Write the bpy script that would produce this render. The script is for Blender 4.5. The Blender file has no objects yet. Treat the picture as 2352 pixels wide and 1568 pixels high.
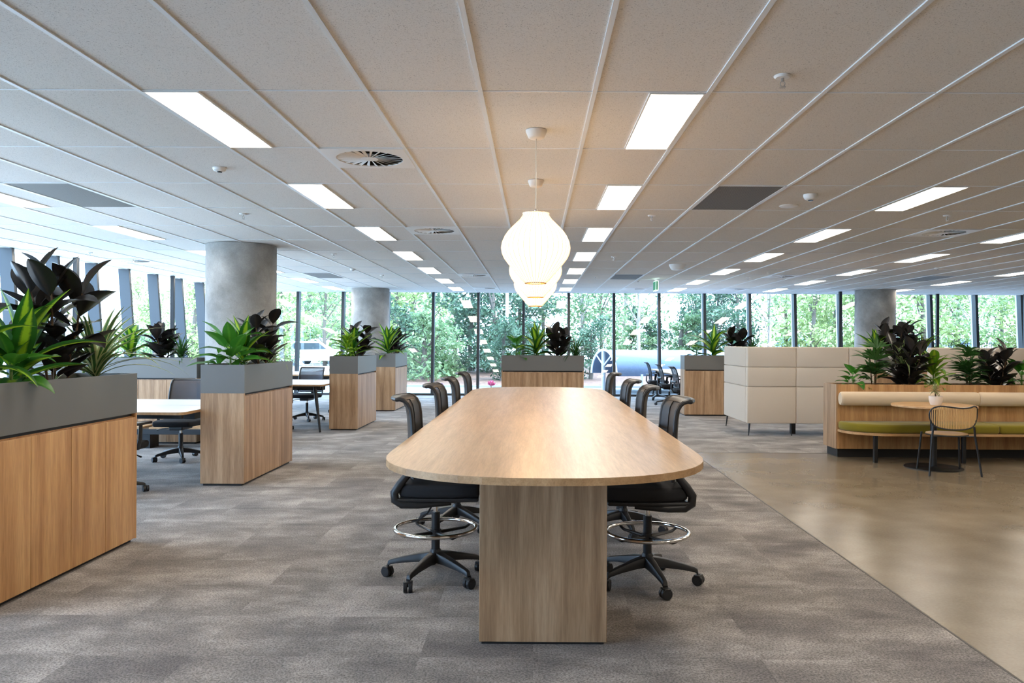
import bpy, bmesh, math, random
from mathutils import Vector, Matrix, Euler
PI = math.pi
scene = bpy.context.scene
COL = scene.collection
W_PX, H_PX = 2352.0, 1568.0

# ------------------------------------------------------------------ camera
FPX, CX, CY, YAW, ROLL, CZ = 1792.0, 1222.0, 787.5, -0.0035, 0.005, 1.38
cam_d = bpy.data.cameras.new('camera')
cam = bpy.data.objects.new('camera', cam_d)
COL.objects.link(cam)
cam_d.sensor_fit = 'HORIZONTAL'
cam_d.sensor_width = 36.0
cam_d.lens = 36.0 * FPX / W_PX
cam_d.shift_x = (W_PX / 2 - CX) / W_PX
cam_d.shift_y = (CY - H_PX / 2) / W_PX
cam_d.clip_end = 400
_r0 = Vector((math.cos(YAW), -math.sin(YAW), 0))
_f0 = Vector((math.sin(YAW), math.cos(YAW), 0))
_d0 = Vector((0, 0, -1))
_r = _r0 * math.cos(ROLL) - _d0 * math.sin(ROLL)
_d = _r0 * math.sin(ROLL) + _d0 * math.cos(ROLL)
M = Matrix.Identity(4)
for i in range(3):
    M[i][0] = _r[i]; M[i][1] = -_d[i]; M[i][2] = -_f0[i]
M[2][3] = CZ
cam.matrix_world = M
scene.camera = cam

def project(x, y, z):
    p = Vector((x, y, z - CZ))
    dz = p.dot(_f0)
    if dz < 0.05:
        return None
    return CX + FPX * p.dot(_r) / dz, CY + FPX * p.dot(_d) / dz

# ------------------------------------------------------------------ world, sun, exposure
SKY_STRENGTH = 8.8
SUN_STRENGTH = 4.0
PANEL_STRENGTH = 12.0
SHADE_STRENGTH = 3.2
world = bpy.data.worlds.new('sky')
scene.world = world
world.use_nodes = True
bg = world.node_tree.nodes['Background']
bg.inputs[0].default_value = (0.43, 0.67, 1.0, 1)
bg.inputs[1].default_value = SKY_STRENGTH
sun_d = bpy.data.lights.new('sun', 'SUN')
sun = bpy.data.objects.new('sun', sun_d)
COL.objects.link(sun)
sun_d.energy = SUN_STRENGTH
sun_d.color = (1.0, 0.95, 0.86)
sun_d.angle = math.radians(1.0)
sun.rotation_euler = Vector((-0.42, 0.62, -0.9)).to_track_quat('-Z', 'Y').to_euler()
sun.location = (8, -10, 30)
scene.view_settings.view_transform = 'Standard'
scene.view_settings.look = 'None'
scene.view_settings.gamma = 1.0
scene.view_settings.use_curve_mapping = False
scene.view_settings.exposure = 0.8
scene.cycles.max_bounces = 8
scene.cycles.diffuse_bounces = 4
scene.cycles.transparent_max_bounces = 24
scene.cycles.sample_clamp_indirect = 6.0
scene.cycles.caustics_reflective = False
scene.cycles.caustics_refractive = False

# ------------------------------------------------------------------ materials
MATS = {}
def srgb(r, g, b):
    f = lambda c: (c / 255 / 12.92) if c / 255 <= 0.04045 else ((c / 255 + 0.055) / 1.055) ** 2.4
    return (f(r), f(g), f(b), 1)

class NT:
    """small node-tree helper"""
    def __init__(self, name):
        self.m = bpy.data.materials.new(name)
        self.m.use_nodes = True
        self.t = self.m.node_tree
        self.p = self.t.nodes['Principled BSDF']
        self.out = self.t.nodes['Material Output']
        MATS[name] = self.m
    def n(self, typ, **kw):
        nd = self.t.nodes.new(typ)
        for k, v in kw.items():
            if k.startswith('i_'):
                key = k[2:]
                key = int(key) if key.isdigit() else key.replace('_', ' ')
                nd.inputs[key].default_value = v
            else:
                setattr(nd, k, v)
        return nd
    def l(self, a, b):
        self.t.links.new(a, b)
    def set(self, **kw):
        for k, v in kw.items():
            self.p.inputs[k.replace('_', ' ')].default_value = v
        return self
    def ramp(self, fac, stops, interp='LINEAR'):
        r = self.n('ShaderNodeValToRGB')
        r.color_ramp.interpolation = interp
        e = r.color_ramp.elements
        while len(e) < len(stops):
            e.new(0.5)
        for el, (p, c) in zip(e, stops):
            el.position = p; el.color = c
        self.l(fac, r.inputs[0])
        return r.outputs[0]
    def bump(self, height, strength=0.2, dist=0.002):
        b = self.n('ShaderNodeBump', i_Strength=strength, i_Distance=dist)
        self.l(height, b.inputs['Height'])
        self.l(b.outputs[0], self.p.inputs['Normal'])
    def coords(self, scale=(1, 1, 1), kind='Object', rand=0.0):
        tc = self.n('ShaderNodeTexCoord')
        mp = self.n('ShaderNodeMapping')
        mp.inputs['Scale'].default_value = scale
        self.l(tc.outputs[kind], mp.inputs[0])
        if rand:
            oi = self.n('ShaderNodeObjectInfo')
            mu = self.n('ShaderNodeVectorMath', operation='SCALE')
            mu.inputs[0].default_value = (rand, rand * 1.7, rand * 2.3)
            self.l(oi.outputs['Random'], mu.inputs['Scale'])
            self.l(mu.outputs[0], mp.inputs['Location'])
        return mp.outputs[0]
    def noise(self, vec, scale, detail=3.0, rough=0.5):
        nz = self.n('ShaderNodeTexNoise')
        nz.inputs['Scale'].default_value = scale
        nz.inputs['Detail'].default_value = detail
        nz.inputs['Roughness'].default_value = rough
        self.l(vec, nz.inputs['Vector'])
        return nz.outputs['Fac']

def plain(name, col, rough=0.5, metal=0.0, spec=0.5, coat=0.0):
    t = NT(name)
    t.set(Base_Color=col, Roughness=rough, Metallic=metal)
    t.p.inputs['Specular IOR Level'].default_value = spec
    if coat:
        t.p.inputs['Coat Weight'].default_value = coat
    return t.m

def wood(name, c_dark, c_mid, c_light, axis='z', rough=0.42, grain=1.0):
    t = NT(name)
    s = {'z': (9, 9, 0.55), 'y': (9, 0.55, 9), 'x': (0.55, 9, 9)}[axis]
    v = t.coords(s, rand=7.0)
    n1 = t.noise(v, 1.6 * grain, 4.0, 0.6)
    col = t.ramp(n1, [(0.32, c_dark), (0.5, c_mid), (0.66, c_light)])
    s2 = tuple(k * 9 for k in s)
    v2 = t.coords(s2, rand=3.0)
    n2 = t.noise(v2, 2.0, 2.0, 0.6)
    mx = t.n('ShaderNodeMixRGB', blend_type='MULTIPLY')
    mx.inputs[0].default_value = 0.55
    t.l(col, mx.inputs[1])
    t.l(t.ramp(n2, [(0.3, (0.72, 0.70, 0.66, 1)), (0.62, (1.06, 1.05, 1.04, 1))]), mx.inputs[2])
    t.l(mx.outputs[0], t.p.inputs['Base Color'])
    t.set(Roughness=rough)
    t.p.inputs['Specular IOR Level'].default_value = 0.42
    t.bump(n2, 0.08, 0.001)
    return t.m

wood('oak_panel', srgb(140, 110, 82), srgb(170, 138, 106), srgb(190, 160, 128))
wood('oak_top', srgb(172, 142, 108), srgb(184, 154, 120), srgb(194, 165, 132), axis='y', rough=0.34, grain=2.2)
wood('oak_edge', srgb(158, 124, 88), srgb(176, 142, 104), srgb(190, 158, 120), axis='y', rough=0.45)
wood('oak_warm_lit', srgb(166, 122, 78), srgb(192, 148, 100), srgb(208, 166, 116))  # warm light put into the oak of near planter and banquette front
wood('oak_round', srgb(178, 138, 92), srgb(196, 156, 110), srgb(206, 170, 126), axis='x', rough=0.4)

def carpet():
    t = NT('carpet')
    tc = t.n('ShaderNodeTexCoord')
    geo = t.n('ShaderNodeNewGeometry')
    oi = t.n('ShaderNodeObjectInfo')
    add = t.n('ShaderNodeMath', operation='ADD')
    t.l(geo.outputs['Random Per Island'], add.inputs[0]); t.l(oi.outputs['Random'], add.inputs[1])
    sc = t.n('ShaderNodeVectorMath', operation='SCALE'); sc.inputs[0].default_value = (13.1, 29.7, 7.9)
    t.l(add.outputs[0], sc.inputs['Scale'])
    off = t.n('ShaderNodeVectorMath', operation='ADD')
    # half of the tufting pattern runs on from tile to tile, half is each tile's own
    t.l(geo.outputs['Position'], off.inputs[0]); t.l(sc.outputs[0], off.inputs[1])
    mp = t.n('ShaderNodeMapping'); mp.inputs['Scale'].default_value = (1.6, 2.6, 1)
    t.l(off.outputs[0], mp.inputs[0])
    big = t.noise(mp.outputs[0], 1.0, 5.0, 0.62)
    mp2 = t.n('ShaderNodeMapping'); mp2.inputs['Scale'].default_value = (1.2, 1.9, 1)
    t.l(geo.outputs['Position'], mp2.inputs[0])
    big2 = t.noise(mp2.outputs[0], 1.3, 5.0, 0.65)
    mixb = t.n('ShaderNodeMath', operation='ADD'); t.l(big, mixb.inputs[0]); t.l(big2, mixb.inputs[1])
    half = t.n('ShaderNodeMath', operation='MULTIPLY'); t.l(mixb.outputs[0], half.inputs[0]); half.inputs[1].default_value = 0.5
    fine = t.noise(geo.outputs['Position'], 95.0, 2.0, 0.8)
    col = t.ramp(half.outputs[0], [(0.38, srgb(102, 96, 93)), (0.5, srgb(132, 126, 121)), (0.62, srgb(172, 165, 160))])
    mx = t.n('ShaderNodeMixRGB', blend_type='MULTIPLY'); mx.inputs[0].default_value = 0.8
    t.l(col, mx.inputs[1])
    t.l(t.ramp(fine, [(0.38, (0.38, 0.38, 0.38, 1)), (0.60, (1.30, 1.30, 1.30, 1))]), mx.inputs[2])
    t.l(mx.outputs[0], t.p.inputs['Base Color'])
    t.set(Roughness=0.95)
    t.p.inputs['Specular IOR Level'].default_value = 0.1
    t.p.inputs['Sheen Weight'].default_value = 0.15
    t.bump(fine, 0.5, 0.004)
carpet()

def polished_concrete():
    t = NT('polished_concrete')
    v = t.coords((1, 1, 1))
    a = t.noise(v, 2.0, 2.0, 0.5)
    b = t.noise(v, 60.0, 2.0, 0.6)
    m = t.n('ShaderNodeMath', operation='MULTIPLY_ADD'); m.inputs[1].default_value = 0.35
    t.l(b, m.inputs[0]); t.l(a, m.inputs[2])
    t.l(t.ramp(m.outputs[0], [(0.35, srgb(102, 92, 77)), (0.95, srgb(140, 128, 110))]), t.p.inputs['Base Color'])
    t.set(Roughness=0.25)
    t.p.inputs['Specular IOR Level'].default_value = 0.5
polished_concrete()

def column_concrete():
    t = NT('column_concrete')
    v = t.coords((1, 1, 1), rand=5.0)
    a = t.noise(v, 2.2, 6.0, 0.62)
    b = t.noise(t.coords((30, 30, 60)), 2.0, 3.0, 0.6)
    col = t.ramp(a, [(0.3, srgb(120, 118, 114)), (0.52, srgb(150, 148, 144)), (0.72, srgb(176, 173, 168))])
    mx = t.n('ShaderNodeMixRGB', blend_type='MULTIPLY'); mx.inputs[0].default_value = 0.35
    t.l(col, mx.inputs[1])
    t.l(t.ramp(b, [(0.38, (0.7, 0.7, 0.7, 1)), (0.6, (1.05, 1.05, 1.05, 1))]), mx.inputs[2])
    t.l(mx.outputs[0], t.p.inputs['Base Color'])
    t.set(Roughness=0.75)
    t.bump(b, 0.15, 0.003)
column_concrete()

def ceiling_tile():
    t = NT('ceiling_tile')
    geo = t.n('ShaderNodeNewGeometry')
    vo = t.noise(geo.outputs['Position'], 170.0, 2.0, 0.75)
    col = t.ramp(vo, [(0.30, srgb(150, 148, 144)), (0.40, srgb(219, 217, 213)), (0.7, srgb(228, 226, 222))])
    t.l(col, t.p.inputs['Base Color'])
    t.set(Roughness=0.95)
    t.p.inputs['Specular IOR Level'].default_value = 0.15
    t.bump(vo, 0.3, 0.002)
ceiling_tile()
plain('grid_white', srgb(224, 228, 230), 0.35)
plain('satin_white', srgb(228, 228, 226), 0.4)
plain('steel_satin', srgb(190, 190, 188), 0.3, metal=0.9)
plain('wall_paint', srgb(206, 178, 146), 0.8)
plain('planter_grey', srgb(104, 104, 101), 0.42)
plain('black_gap', srgb(24, 24, 26), 0.6)
plain('black_plastic', srgb(30, 31, 34), 0.42)
plain('black_steel', srgb(26, 28, 32), 0.35)
plain('black_fabric', srgb(24, 25, 29), 0.9)
plain('chrome', srgb(225, 225, 225), 0.12, metal=1.0)
plain('white_laminate', srgb(225, 226, 228), 0.35)
plain('mullion_dark', srgb(40, 43, 47), 0.45)
plain('fin_grey', srgb(50, 56, 62), 0.5)
plain('pale_alu', srgb(196, 200, 204), 0.4)
plain('soil', srgb(48, 36, 28), 0.95)
plain('pot_white', srgb(226, 216, 204), 0.55)
plain('cord_silver', srgb(205, 195, 180), 0.35)
plain('trim_dark', srgb(74, 70, 66), 0.5)
plain('vent_dark', srgb(30, 28, 26), 0.7)
plain('exit_green', srgb(30, 160, 100), 0.4)
plain('lens_dark', srgb(25, 25, 28), 0.2)
plain('stem_brown', srgb(92, 70, 48), 0.8)
plain('stem_green', srgb(86, 110, 50), 0.6)

def fabric(name, col, col2, scale=260):
    t = NT(name)
    v = t.coords((1, 1, 1))
    a = t.noise(v, scale, 2.0, 0.6)
    b = t.noise(t.coords((8, 8, 60)), 3.0, 2.0, 0.6)
    m = t.n('ShaderNodeMath', operation='ADD'); t.l(a, m.inputs[0]); t.l(b, m.inputs[1])
    t.l(t.ramp(m.outputs[0], [(0.35, col2), (0.75, col)]), t.p.inputs['Base Color'])
    t.set(Roughness=0.92)
    t.p.inputs['Specular IOR Level'].default_value = 0.15
    t.p.inputs['Sheen Weight'].default_value = 0.2
    t.bump(a, 0.25, 0.002)
fabric('beige_fabric', srgb(206, 194, 178), srgb(186, 174, 158))
fabric('cream_fabric', srgb(214, 194, 166), srgb(196, 176, 148))
fabric('olive_fabric', srgb(128, 116, 36), srgb(104, 94, 26))
fabric('rattan', srgb(206, 168, 116), srgb(184, 146, 98), 120)

def mesh_fabric(name, col, alpha):
    t = NT(name)
    t.set(Base_Color=col, Roughness=0.6)
    tr = t.n('ShaderNodeBsdfTransparent')
    mix = t.n('ShaderNodeMixShader'); mix.inputs[0].default_value = alpha
    t.l(tr.outputs[0], mix.inputs[1]); t.l(t.p.outputs[0], mix.inputs[2])
    t.l(mix.outputs[0], t.out.inputs[0])
mesh_fabric('brown_mesh', srgb(72, 64, 58), 0.80)
mesh_fabric('blue_mesh', srgb(52, 56, 66), 0.72)

def perforated():
    t = NT('perforated_grey')
    geo = t.n('ShaderNodeNewGeometry')
    vo = t.n('ShaderNodeTexVoronoi', feature='F1'); vo.inputs['Scale'].default_value = 70; vo.inputs['Randomness'].default_value = 0.0
    t.l(geo.outputs['Position'], vo.inputs['Vector'])
    t.l(t.ramp(vo.outputs['Distance'], [(0.35, srgb(40, 38, 36)), (0.5, srgb(140, 136, 130))]), t.p.inputs['Base Color'])
    t.set(Roughness=0.6)
perforated()

def glass():
    t = NT('window_glass')
    tr = t.n('ShaderNodeBsdfTransparent'); tr.inputs[0].default_value = (0.95, 0.975, 0.97, 1)
    gl = t.n('ShaderNodeBsdfGlossy'); gl.inputs['Roughness'].default_value = 0.0
    lw = t.n('ShaderNodeLayerWeight'); lw.inputs['Blend'].default_value = 0.5
    pw = t.n('ShaderNodeMath', operation='POWER'); pw.inputs[1].default_value = 5.0; t.l(lw.outputs['Facing'], pw.inputs[0])
    fr = t.n('ShaderNodeMath', operation='MULTIPLY_ADD'); fr.inputs[1].default_value = 0.9; fr.inputs[2].default_value = 0.07
    t.l(pw.outputs[0], fr.inputs[0])
    mix = t.n('ShaderNodeMixShader')
    t.l(fr.outputs[0], mix.inputs[0]); t.l(tr.outputs[0], mix.inputs[1]); t.l(gl.outputs[0], mix.inputs[2])
    t.l(mix.outputs[0], t.out.inputs[0])
glass()

def emit(name, col, strength):
    t = NT(name)
    t.set(Base_Color=col, Roughness=0.5)
    t.p.inputs['Emission Color'].default_value = col
    t.p.inputs['Emission Strength'].default_value = strength
    return t.m
emit('led_panel', (1.0, 0.89, 0.75, 1), PANEL_STRENGTH)
emit('lamp_shade', (1.0, 0.74, 0.45, 1), SHADE_STRENGTH)
emit('exit_white', (0.75, 1.0, 0.9, 1), 1.5)
emit('shade_wire_glow', (1.0, 0.70, 0.42, 1), 0.45)  # wire ribs glow by themselves to look lit through the skin
plain('ring_brass', srgb(150, 112, 62), 0.5)

def leaf_mat(name, c_edge, c_mid, stripe, trans=0.25, rough=0.4):
    """leaf with an optional lighter stripe down its middle (u runs across the blade)"""
    t = NT(name)
    uv = t.n('ShaderNodeUVMap')
    sep = t.n('ShaderNodeSeparateXYZ'); t.l(uv.outputs[0], sep.inputs[0])
    d = t.n('ShaderNodeMath', operation='SUBTRACT'); d.inputs[1].default_value = 0.5; t.l(sep.outputs[0], d.inputs[0])
    ab = t.n('ShaderNodeMath', operation='ABSOLUTE'); t.l(d.outputs[0], ab.inputs[0])
    nz = t.noise(t.coords((30, 30, 30)), 1.0, 2.0)
    ns = t.n('ShaderNodeMath', operation='MULTIPLY_ADD'); ns.inputs[1].default_value = 0.12; t.l(nz, ns.inputs[0]); t.l(ab.outputs[0], ns.inputs[2])
    col = t.ramp(ns.outputs[0], [(stripe, c_mid), (stripe + 0.14, c_edge)])
    t.l(col, t.p.inputs['Base Color'])
    t.set(Roughness=rough)
    tl = t.n('ShaderNodeBsdfTranslucent')
    t.l(col, tl.inputs[0])
    mix = t.n('ShaderNodeMixShader'); mix.inputs[0].default_value = trans
    t.l(t.p.outputs[0], mix.inputs[1]); t.l(tl.outputs[0], mix.inputs[2])
    t.l(mix.outputs[0], t.out.inputs[0])
leaf_mat('leaf_striped', srgb(40, 92, 30), srgb(150, 186, 44), 0.17, 0.35)
leaf_mat('leaf_dark', srgb(36, 34, 33), srgb(52, 43, 38), 0.06, 0.10, 0.28)
leaf_mat('leaf_green', srgb(58, 118, 36), srgb(84, 142, 48), 0.06, 0.30)
leaf_mat('leaf_variegated', srgb(196, 200, 140), srgb(66, 104, 52), 0.27, 0.25)
leaf_mat('leaf_palm', srgb(48, 88, 38), srgb(60, 104, 44), 0.08, 0.25)
leaf_mat('leaf_lime', srgb(96, 142, 34), srgb(160, 184, 52), 0.12, 0.3)
leaf_mat('leaf_succulent', srgb(150, 156, 108), srgb(186, 186, 140), 0.15, 0.15)

def foliage_mat(name, c1, c2, c3):
    t = NT(name)
    geo = t.n('ShaderNodeNewGeometry')
    col = t.ramp(geo.outputs['Random Per Island'], [(0.0, c1), (0.5, c2), (1.0, c3)])
    t.l(col, t.p.inputs['Base Color'])
    t.set(Roughness=0.6)
    tl = t.n('ShaderNodeBsdfTranslucent'); t.l(col, tl.inputs[0])
    mix = t.n('ShaderNodeMixShader'); mix.inputs[0].default_value = 0.4
    t.l(t.p.outputs[0], mix.inputs[1]); t.l(tl.outputs[0], mix.inputs[2])
    t.l(mix.outputs[0], t.out.inputs[0])
foliage_mat('foliage_dark', srgb(44, 66, 50), srgb(68, 96, 72), srgb(104, 128, 100))
foliage_mat('foliage_mid', srgb(70, 96, 62), srgb(102, 130, 84), srgb(144, 162, 120))
foliage_mat('foliage_light', srgb(104, 126, 70), srgb(142, 160, 98), srgb(184, 192, 144))
plain('bark', srgb(90, 82, 74), 0.9)
plain('bark_pale', srgb(140, 132, 122), 0.9)

def ground_mat(name, c1, c2, scale):
    t = NT(name)
    geo = t.n('ShaderNodeNewGeometry')
    a = t.noise(geo.outputs['Position'], scale, 6.0, 0.7)
    t.l(t.ramp(a, [(0.35, c1), (0.65, c2)]), t.p.inputs['Base Color'])
    t.set(Roughness=0.9)
ground_mat('mulch', srgb(66, 44, 34), srgb(124, 94, 76), 9.0)
ground_mat('paving', srgb(120, 124, 130), srgb(134, 138, 142), 2.0)
ground_mat('yard', srgb(206, 204, 198), srgb(222, 220, 214), 0.6)
plain('canopy_blue', srgb(84, 98, 120), 0.5)
plain('car_white', srgb(232, 234, 238), 0.25)
plain('car_blue', srgb(70, 100, 160), 0.25)
plain('car_glass', srgb(50, 60, 70), 0.1)
plain('tyre', srgb(30, 30, 32), 0.8)
plain('building_white', srgb(228, 230, 232), 0.8)
plain('building_window', srgb(150, 164, 180), 0.15)
plain('flower_pink', srgb(206, 70, 110), 0.6)
plain('flower_purple', srgb(110, 50, 120), 0.6)

# ------------------------------------------------------------------ mesh helpers
class MB:
    """collects simple shapes into one mesh"""
    def __init__(self):
        self.v = []; self.f = []; self.uv = None
    def add(self, vs, fs):
        o = len(self.v)
        self.v += [tuple(p) for p in vs]
        self.f += [tuple(i + o for i in f) for f in fs]
        return self
    def box(self, x0, x1, y0, y1, z0, z1):
        return self.add([(x0, y0, z0), (x1, y0, z0), (x1, y1, z0), (x0, y1, z0), (x0, y0, z1), (x1, y0, z1), (x1, y1, z1), (x0, y1, z1)],
                        [(0, 3, 2, 1), (4, 5, 6, 7), (0, 1, 5, 4), (1, 2, 6, 5), (2, 3, 7, 6), (3, 0, 4, 7)])
    def hexa(self, bottom, top):
        return self.add(list(bottom) + list(top), [(0, 3, 2, 1), (4, 5, 6, 7), (0, 1, 5, 4), (1, 2, 6, 5), (2, 3, 7, 6), (3, 0, 4, 7)])
    def prism(self, poly, z0, z1):
        n = len(poly)
        vs = [(x, y, z0) for x, y in poly] + [(x, y, z1) for x, y in poly]
        fs = [tuple(range(n))[::-1], tuple(range(n, 2 * n))] + [(i, (i + 1) % n, (i + 1) % n + n, i + n) for i in range(n)]
        return self.add(vs, fs)
    def lathe(self, prof, n=24, c=(0, 0, 0), cap=True):
        vs = []; fs = []
        for r, z in prof:
            for i in range(n):
                a = 2 * PI * i / n
                vs.append((c[0] + r * math.cos(a), c[1] + r * math.sin(a), c[2] + z))
        for k in range(len(prof) - 1):
            for i in range(n):
                j = (i + 1) % n
                fs.append((k * n + i, k * n + j, (k + 1) * n + j, (k + 1) * n + i))
        if cap:
            fs.append(tuple(range(n))[::-1]); fs.append(tuple(range((len(prof) - 1) * n, len(prof) * n)))
        return self.add(vs, fs)
    def tube(self, path, r, n=8, closed=False, flat=None):
        """sweep; r may be a number or a list; flat=(a,b) gives an elliptical section"""
        P = [Vector(p) for p in path]; m = len(P)
        rs = r if isinstance(r, (list, tuple)) else [r] * m
        vs = []; fs = []; up = None
        for k in range(m):
            if closed:
                t = (P[(k + 1) % m] - P[k - 1])
            else:
                t = P[min(k + 1, m - 1)] - P[max(k - 1, 0)]
            t.normalize()
            if up is None:
                up = Vector((0, 0, 1)) if abs(t.z) < 0.9 else Vector((0, 1, 0))
            a = t.cross(up)
            if a.length < 1e-5:
                a = t.cross(Vector((1, 0.3, 0)))
            a.normalize(); b = a.cross(t).normalized()
            up = b
            for i in range(n):
                th = 2 * PI * i / n
                fa, fb = flat if flat else (1, 1)
                vs.append(P[k] + a * (rs[k] * fa * math.cos(th)) + b * (rs[k] * fb * math.sin(th)))
        for k in range(m if closed else m - 1):
            for i in range(n):
                j = (i + 1) % n; k2 = (k + 1) % m
                fs.append((k * n + i, k * n + j, k2 * n + j, k2 * n + i))
        if not closed:
            fs.append(tuple(range(n))[::-1]); fs.append(tuple(range((m - 1) * n, m * n)))
        return self.add(vs, fs)
    def cyl(self, c, r, axis, half, n=12):
        c = Vector(c); ax = Vector(axis).normalized()
        return self.tube([c - ax * half, c + ax * half], r, n)
    def mesh(self, name, bevel=0.0, seg=2, smooth=False):
        me = bpy.data.meshes.new(name)
        me.from_pydata([tuple(p) for p in self.v], [], self.f)
        bm = bmesh.new(); bm.from_mesh(me)
        if bevel:
            es = [e for e in bm.edges if len(e.link_faces) == 2 and e.calc_face_angle(0) > 0.6]
            bmesh.ops.bevel(bm, geom=es, offset=bevel, segments=seg, affect='EDGES', profile=0.5, clamp_overlap=True)
        bmesh.ops.recalc_face_normals(bm, faces=bm.faces)
        bm.to_mesh(me); bm.free()
        if smooth:
            me.polygons.foreach_set('use_smooth', [True] * len(me.polygons))
            try:
                me.set_sharp_from_angle(angle=math.radians(40))
            except Exception:
                pass
        return me
    def build(self, name, mat, parent=None, bevel=0.0, seg=2, smooth=False):
        me = self.mesh(name, bevel, seg, smooth)
        me.materials.append(MATS[mat])
        return link(name, me, parent)

def link(name, data, parent=None, loc=None, rot=None, scale=None):
    o = bpy.data.objects.new(name, data)
    COL.objects.link(o)
    o.parent = parent
    if loc is not None: o.location = loc
    if rot is not None: o.rotation_euler = rot
    if scale is not None: o.scale = scale
    return o

def tag(o, label=None, cat=None, group=None, kind=None):
    if label: o['label'] = label
    if cat: o['category'] = cat
    if group: o['group'] = group
    if kind: o['kind'] = kind
    return o

def thing(name, label, cat, loc=(0, 0, 0), rz=0.0, group=None, kind=None):
    o = link(name, None, None, loc, (0, 0, rz))
    o.empty_display_size = 0.1
    return tag(o, label, cat, group, kind)

def struct(name):
    o = link(name, None)
    return tag(o, kind='structure')

def copy_tree(o, parent=None):
    c = o.copy(); COL.objects.link(c); c.parent = parent
    for ch in list(o.children):
        copy_tree(ch, c)
    return c

def box(x0, x1, y0, y1, z0, z1):
    return MB().box(x0, x1, y0, y1, z0, z1)

# ------------------------------------------------------------------ room sizes
CEIL = 2.70
XL, XR, YB, YF = -7.65, 15.0, -5.0, 20.42      # top of left facade, right wall, back wall, foot of far facade
LEAN = 0.20                                     # the glazing leans outward at its head
GX = lambda i: 0.308 + 0.6 * i
GY = lambda k: 4.10 + 1.2 * k

# ------------------------------------------------------------------ floor
floor = struct('floor')
TS = 0.5
CONC_X, CONC_Y = 2.0, 9.92
cells = []
nx0, nx1 = int((-7.5) / TS) - 1, int(XR / TS)
for i in range(nx0, nx1):
    for j in range(int(YB / TS), int(YF / TS) + 1):
        x0, x1 = i * TS, i * TS + TS
        y0, y1 = j * TS - 0.08, j * TS + TS - 0.08
        x0, x1 = max(x0, -7.62), min(x1, XR)
        y1 = min(y1, YF + 0.02)
        if y1 - y0 < 0.05 or x1 - x0 < 0.05: continue
        if x0 >= CONC_X - 1e-3 and y1 <= CONC_Y + 1e-3: continue
        if x0 >= CONC_X - 1e-3 and y0 < CONC_Y: y0 = CONC_Y
        p = project((x0 + x1) / 2, (y0 + y1) / 2, 0)
        area = 0
        if p and -80 < p[0] < W_PX + 80 and p[1] < H_PX + 120 and y0 > 0.8:
            area = (x1 - x0) * (y1 - y0) / ((y0 + y1) / 2) ** 3
        cells.append((area, x0, x1, y0, y1))
cells.sort(reverse=True)
tile_cache = {}
rest = MB()
g = 0.0002
for n, (area, x0, x1, y0, y1) in enumerate(cells):
    if n < 300 and area > 0:
        key = (round(x1 - x0, 3), round(y1 - y0, 3))
        if key not in tile_cache:
            me = box(g, key[0] - g, g, key[1] - g, -0.008, 0.0).mesh('carpet_tile')
            me.materials.append(MATS['carpet'])
            tile_cache[key] = me
        link('carpet_tile', tile_cache[key], floor, (x0, y0, 0))
    else:
        rest.box(x0 + g, x1 - g, y0 + g, y1 - g, -0.008, 0.0)
tag(rest.build('carpet_field', 'carpet', floor), kind='stuff')
box(CONC_X + 0.012, XR, YB, CONC_Y - 0.012, -0.02, 0.0).build('concrete_slab', 'polished_concrete', floor)
box(CONC_X, CONC_X + 0.012, YB, CONC_Y, -0.02, 0.0015).build('edge_strip', 'trim_dark', floor)
box(CONC_X + 0.012, XR, CONC_Y - 0.012, CONC_Y, -0.02, 0.0015).build('edge_strip', 'trim_dark', floor)
box(-7.7, XR + 0.1, YB - 0.1, YF + 0.1, -0.2, -0.02).build('base_slab', 'column_concrete', floor)

# ------------------------------------------------------------------ ceiling
ceiling = struct('ceiling')
LIGHT_ROWS = [  # column index of the tile bay, side of the bay the panel sits on, what the row is near
    (-13, 'R', 'beside the slanted window fins', 'panels nearest the slanted window fins'),
    (-9, 'L', 'over the bench desks', 'panels above the bench desks'),
    (-4, 'L', 'over the carpet aisle', 'panels above the carpet aisle'),
    (0, 'R', 'beside the pendant lamps', 'panels beside the pendant lamps'),
    (5, 'L', 'over the cream booth', 'panels above the cream booth'),
    (9, 'L', 'over the banquette', 'panels above the banquette'),
    (14, 'L', 'past the column behind the booth', 'panels beyond the booth'),
]
light_bays = {}
for i, side, wh, grp in LIGHT_ROWS:
    for k in range(-4 if i >= 0 else -2, 13, 2):  # panels nearest the camera are out of view, added as warm fill
        light_bays[(i, k)] = (side, wh, grp)
VENTS = [(-3, 1), (-3, 4), (-3, 9), (-3, 12), (7, 4), (7, 9), (7, 12), (-12, 7), (-8, 12), (3, 12)]
GRILLES = [(2, 2), (2, 9), (-8, 2), (-8, 9), (12, 9)]
bays = []
for i in range(-14, 25):
    for k in range(-8, 14):
        x0, x1 = GX(i), GX(i + 1)
        y0, y1 = GY(k), GY(k + 1)
        x0 = max(x0, XL); x1 = min(x1, XR); y0 = max(y0, YB); y1 = min(y1, YF + LEAN)
        if x1 - x0 < 0.05 or y1 - y0 < 0.05: continue
        pieces = [(x0, x1, y0, y1)]
        if (i, k) in GRILLES: continue
        if (i, k) in light_bays:
            s = light_bays[(i, k)][0]
            pieces = [(x0, x0 + 0.30, y0, y1)] if s == 'R' else [(x0 + 0.30, x1, y0, y1)]
        elif (i, k) in VENTS:
            pieces = [(x0, x1, y0 + 0.60, y1)]
        for pc in pieces:
            p = project((pc[0] + pc[1]) / 2, (pc[2] + pc[3]) / 2, CEIL)
            a = 0
            if p and -250 < p[0] < W_PX + 250 and p[1] > -260 and pc[2] > 0.3:
                a = (pc[1] - pc[0]) * (pc[3] - pc[2]) / ((pc[2] + pc[3]) / 2) ** 3
            bays.append((a,) + pc)
bays.sort(reverse=True)
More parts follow.
